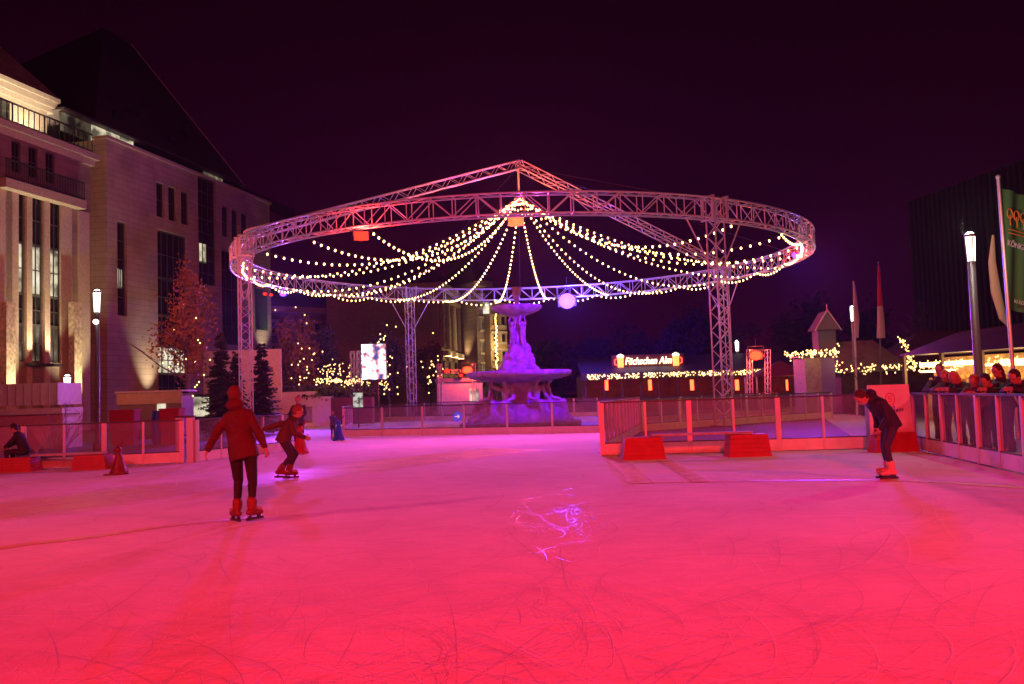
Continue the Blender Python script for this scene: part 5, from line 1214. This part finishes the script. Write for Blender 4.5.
aid(gnd(339, 440.5), M['bluep'], 'blue skating aid held by the small child', .92, PI)

# spectators behind the right barrier
SG = 'spectators leaning on the right barrier'
def spect(px, ytop, Y, heading, label, top, hair, lean=.0, hgt=1.72, hat=None, lh=False):
    k = ppm(Y); zt = EYE+(horizon(px)-ytop)/k; s = zt/1.735 if lean == 0 else zt/(1.735-.28*lean)
    s = min(s, 1.08); b_ = gy(px, Y); zoff = max(0, zt-s*(1.735-.28*lean)); 
    b_ = b_-Matrix.Rotation(heading, 3, 'Z')@V((0, (.40*lean+.02)*s, 0))
    person(label, b_, heading, stand(pelvis=(0, -.10*lean, .93), waist=(0, .02, 1.07), chest=(0, .18*lean, 1.30-.09*lean), neck=(0, .28*lean, 1.46-.2*lean), head=(0, .40*lean+.02, 1.60-.25*lean),
           shL=(-.17, .2*lean, 1.38-.12*lean), elL=(-.24, .30, 1.16), wrL=(-.06, .46, 1.20), shR=(.17, .2*lean, 1.38-.12*lean), elR=(.24, .30, 1.16), wrR=(.06, .46, 1.20), look=(0, .95, -.2)),
           top, (.02, .02, .025), (.02, .02, .02), hair, s, skates=False, group=SG, hat=hat, long_hair=lh)
def fy(px, o=.55):       # depth of the right barrier at that pixel, plus an offset behind it
    t = (px-512)/F_PX; a = R2; # x = t*y
    lam = (a.x-t*a.y)/(t*dR.y-dR.x); p_ = a+dR*lam; return p_.y
TOWARD = PI/2+.15
spect(941, 359.5, 19.9, PI*.80, 'tall spectator standing upright, leftmost behind the right barrier', (.03, .03, .04), (.12, .05, .03))
spect(946.5, 371, 18.6, PI*.72, 'small spectator half hidden in front of the tall upright one', (.05, .04, .05), (.3, .15, .08), .6)
spect(955, 372, 18.2, PI*.62, 'spectator with light hair resting arms on the barrier top', (.03, .03, .04), (.42, .22, .10), .7, lh=True)
spect(975, 375.5, 16.9, PI*.75, 'child spectator peering over the barrier rail', (.15, .03, .05), (.30, .12, .06), .7)
spect(986.5, 362, 16.7, PI*.68, 'spectator in a dark cap leaning far over the barrier', (.02, .015, .02), (.02, .01, .01), 1.0, hat=(.015, .01, .012))
spect(999, 359, 17.2, PI*.6, 'dark haired spectator behind the capped one', (.02, .02, .025), (.06, .02, .015), .3, lh=True)
spect(1016, 368, 15.6, PI*.65, 'rightmost spectator in black, cut by the picture edge', (.015, .015, .02), (.03, .02, .02), .8)

# ------------------------------------------------------------------ lights
light('SPOT', 'rink_flood', (1.5, -9, 7.5), (1, .012, .002), 26000, None, (1, 6.5, 0), .5, 78, 1)
light('SPOT', 'rink_flood', (15, 2, 8), (1, .05, .10), 6500, None, (3, 14, 0), .5, 90, 1)
light('SPOT', 'rink_flood', (-16, 4, 8), (1, .08, .14), 6500, None, (-6, 17, 0), .5, 95, 1)
light('SPOT', 'rink_flood', (1, 33, 8.2), (.8, .08, .62), 5200, None, (0, 24, 0), .4, 140, 1)
light('SPOT', 'fountain_light', rp(.3, RI, ZB-.3), (.18, .0, 1), 13000, None, FC+V((0, 0, 2.5)), .3, 40, .6)
light('SPOT', 'fountain_light', rp(-.7, RI, ZB-.3), (.5, .02, 1), 1600, None, FC+V((0, 0, 2.5)), .3, 40, .6)
light('SPOT', 'violet_flood', rp(1.25, RR, ZB-.4), (.35, .04, 1), 7000, None, (9, 17, .6), .3, 40, .9)
light('SPOT', 'violet_flood', rp(-1.9, RR, ZB-.4), (.5, .08, 1), 14000, None, (-14, 27, 0), .3, 90, .8)
light('SPOT', 'facade_fill', (-13, 30, 7.5), (1, .10, .07), 5500, None, (-27, 66, 11), .5, 75, .9)  # unseen red fill spots, added to tint the left facades
light('SPOT', 'facade_fill', (-13, 26, 7.5), (1, .10, .07), 2500, None, (-30, 52, 11), .5, 70, .9)

# ------------------------------------------------------------------ world
W = bpy.data.worlds.new('World'); sc.world = W; W.use_nodes = True; nt = W.node_tree; bg = nt.nodes['Background']
tc = nt.nodes.new('ShaderNodeTexCoord'); sx = nt.nodes.new('ShaderNodeSeparateXYZ'); nt.links.new(tc.outputs['Generated'], sx.inputs[0])
cr = nt.nodes.new('ShaderNodeValToRGB'); cr.color_ramp.elements[0].position = 0.0; cr.color_ramp.elements[0].color = (.016, .0, .008, 1)
cr.color_ramp.elements[1].position = .5; cr.color_ramp.elements[1].color = (.0045, .0, .0018, 1)
nt.links.new(sx.outputs['Z'], cr.inputs['Fac']); nt.links.new(cr.outputs[0], bg.inputs[0]); bg.inputs[1].default_value = 1.0

HAZE = 0.00024
if HAZE:
    hz = MB(); hz.box((0, 45, 19.5), (150, 170, 42)); hm = bpy.data.materials.new('haze'); hm.use_nodes = True; nt = hm.node_tree; nt.nodes.clear()
    o_ = nt.nodes.new('ShaderNodeOutputMaterial'); pv_ = nt.nodes.new('ShaderNodeVolumePrincipled'); pv_.inputs['Density'].default_value = HAZE; pv_.inputs['Anisotropy'].default_value = .55; pv_.inputs['Color'].default_value = (.9, .9, .95, 1)
    nt.links.new(pv_.outputs[0], o_.inputs['Volume']); tag(hz.build('haze', hm), None, None, kind='stuff')

sc.view_settings.view_transform = 'Standard'; sc.view_settings.look = 'None'; sc.view_settings.exposure = 0; sc.view_settings.gamma = 1
sc.render.engine = 'CYCLES'; sc.cycles.use_denoising = True; sc.cycles.max_bounces = 6; sc.cycles.diffuse_bounces = 2; sc.cycles.glossy_bounces = 3
sc.cycles.transparent_max_bounces = 24; sc.cycles.sample_clamp_indirect = 3; sc.cycles.use_light_tree = True; sc.cycles.caustics_reflective = False; sc.cycles.caustics_refractive = False
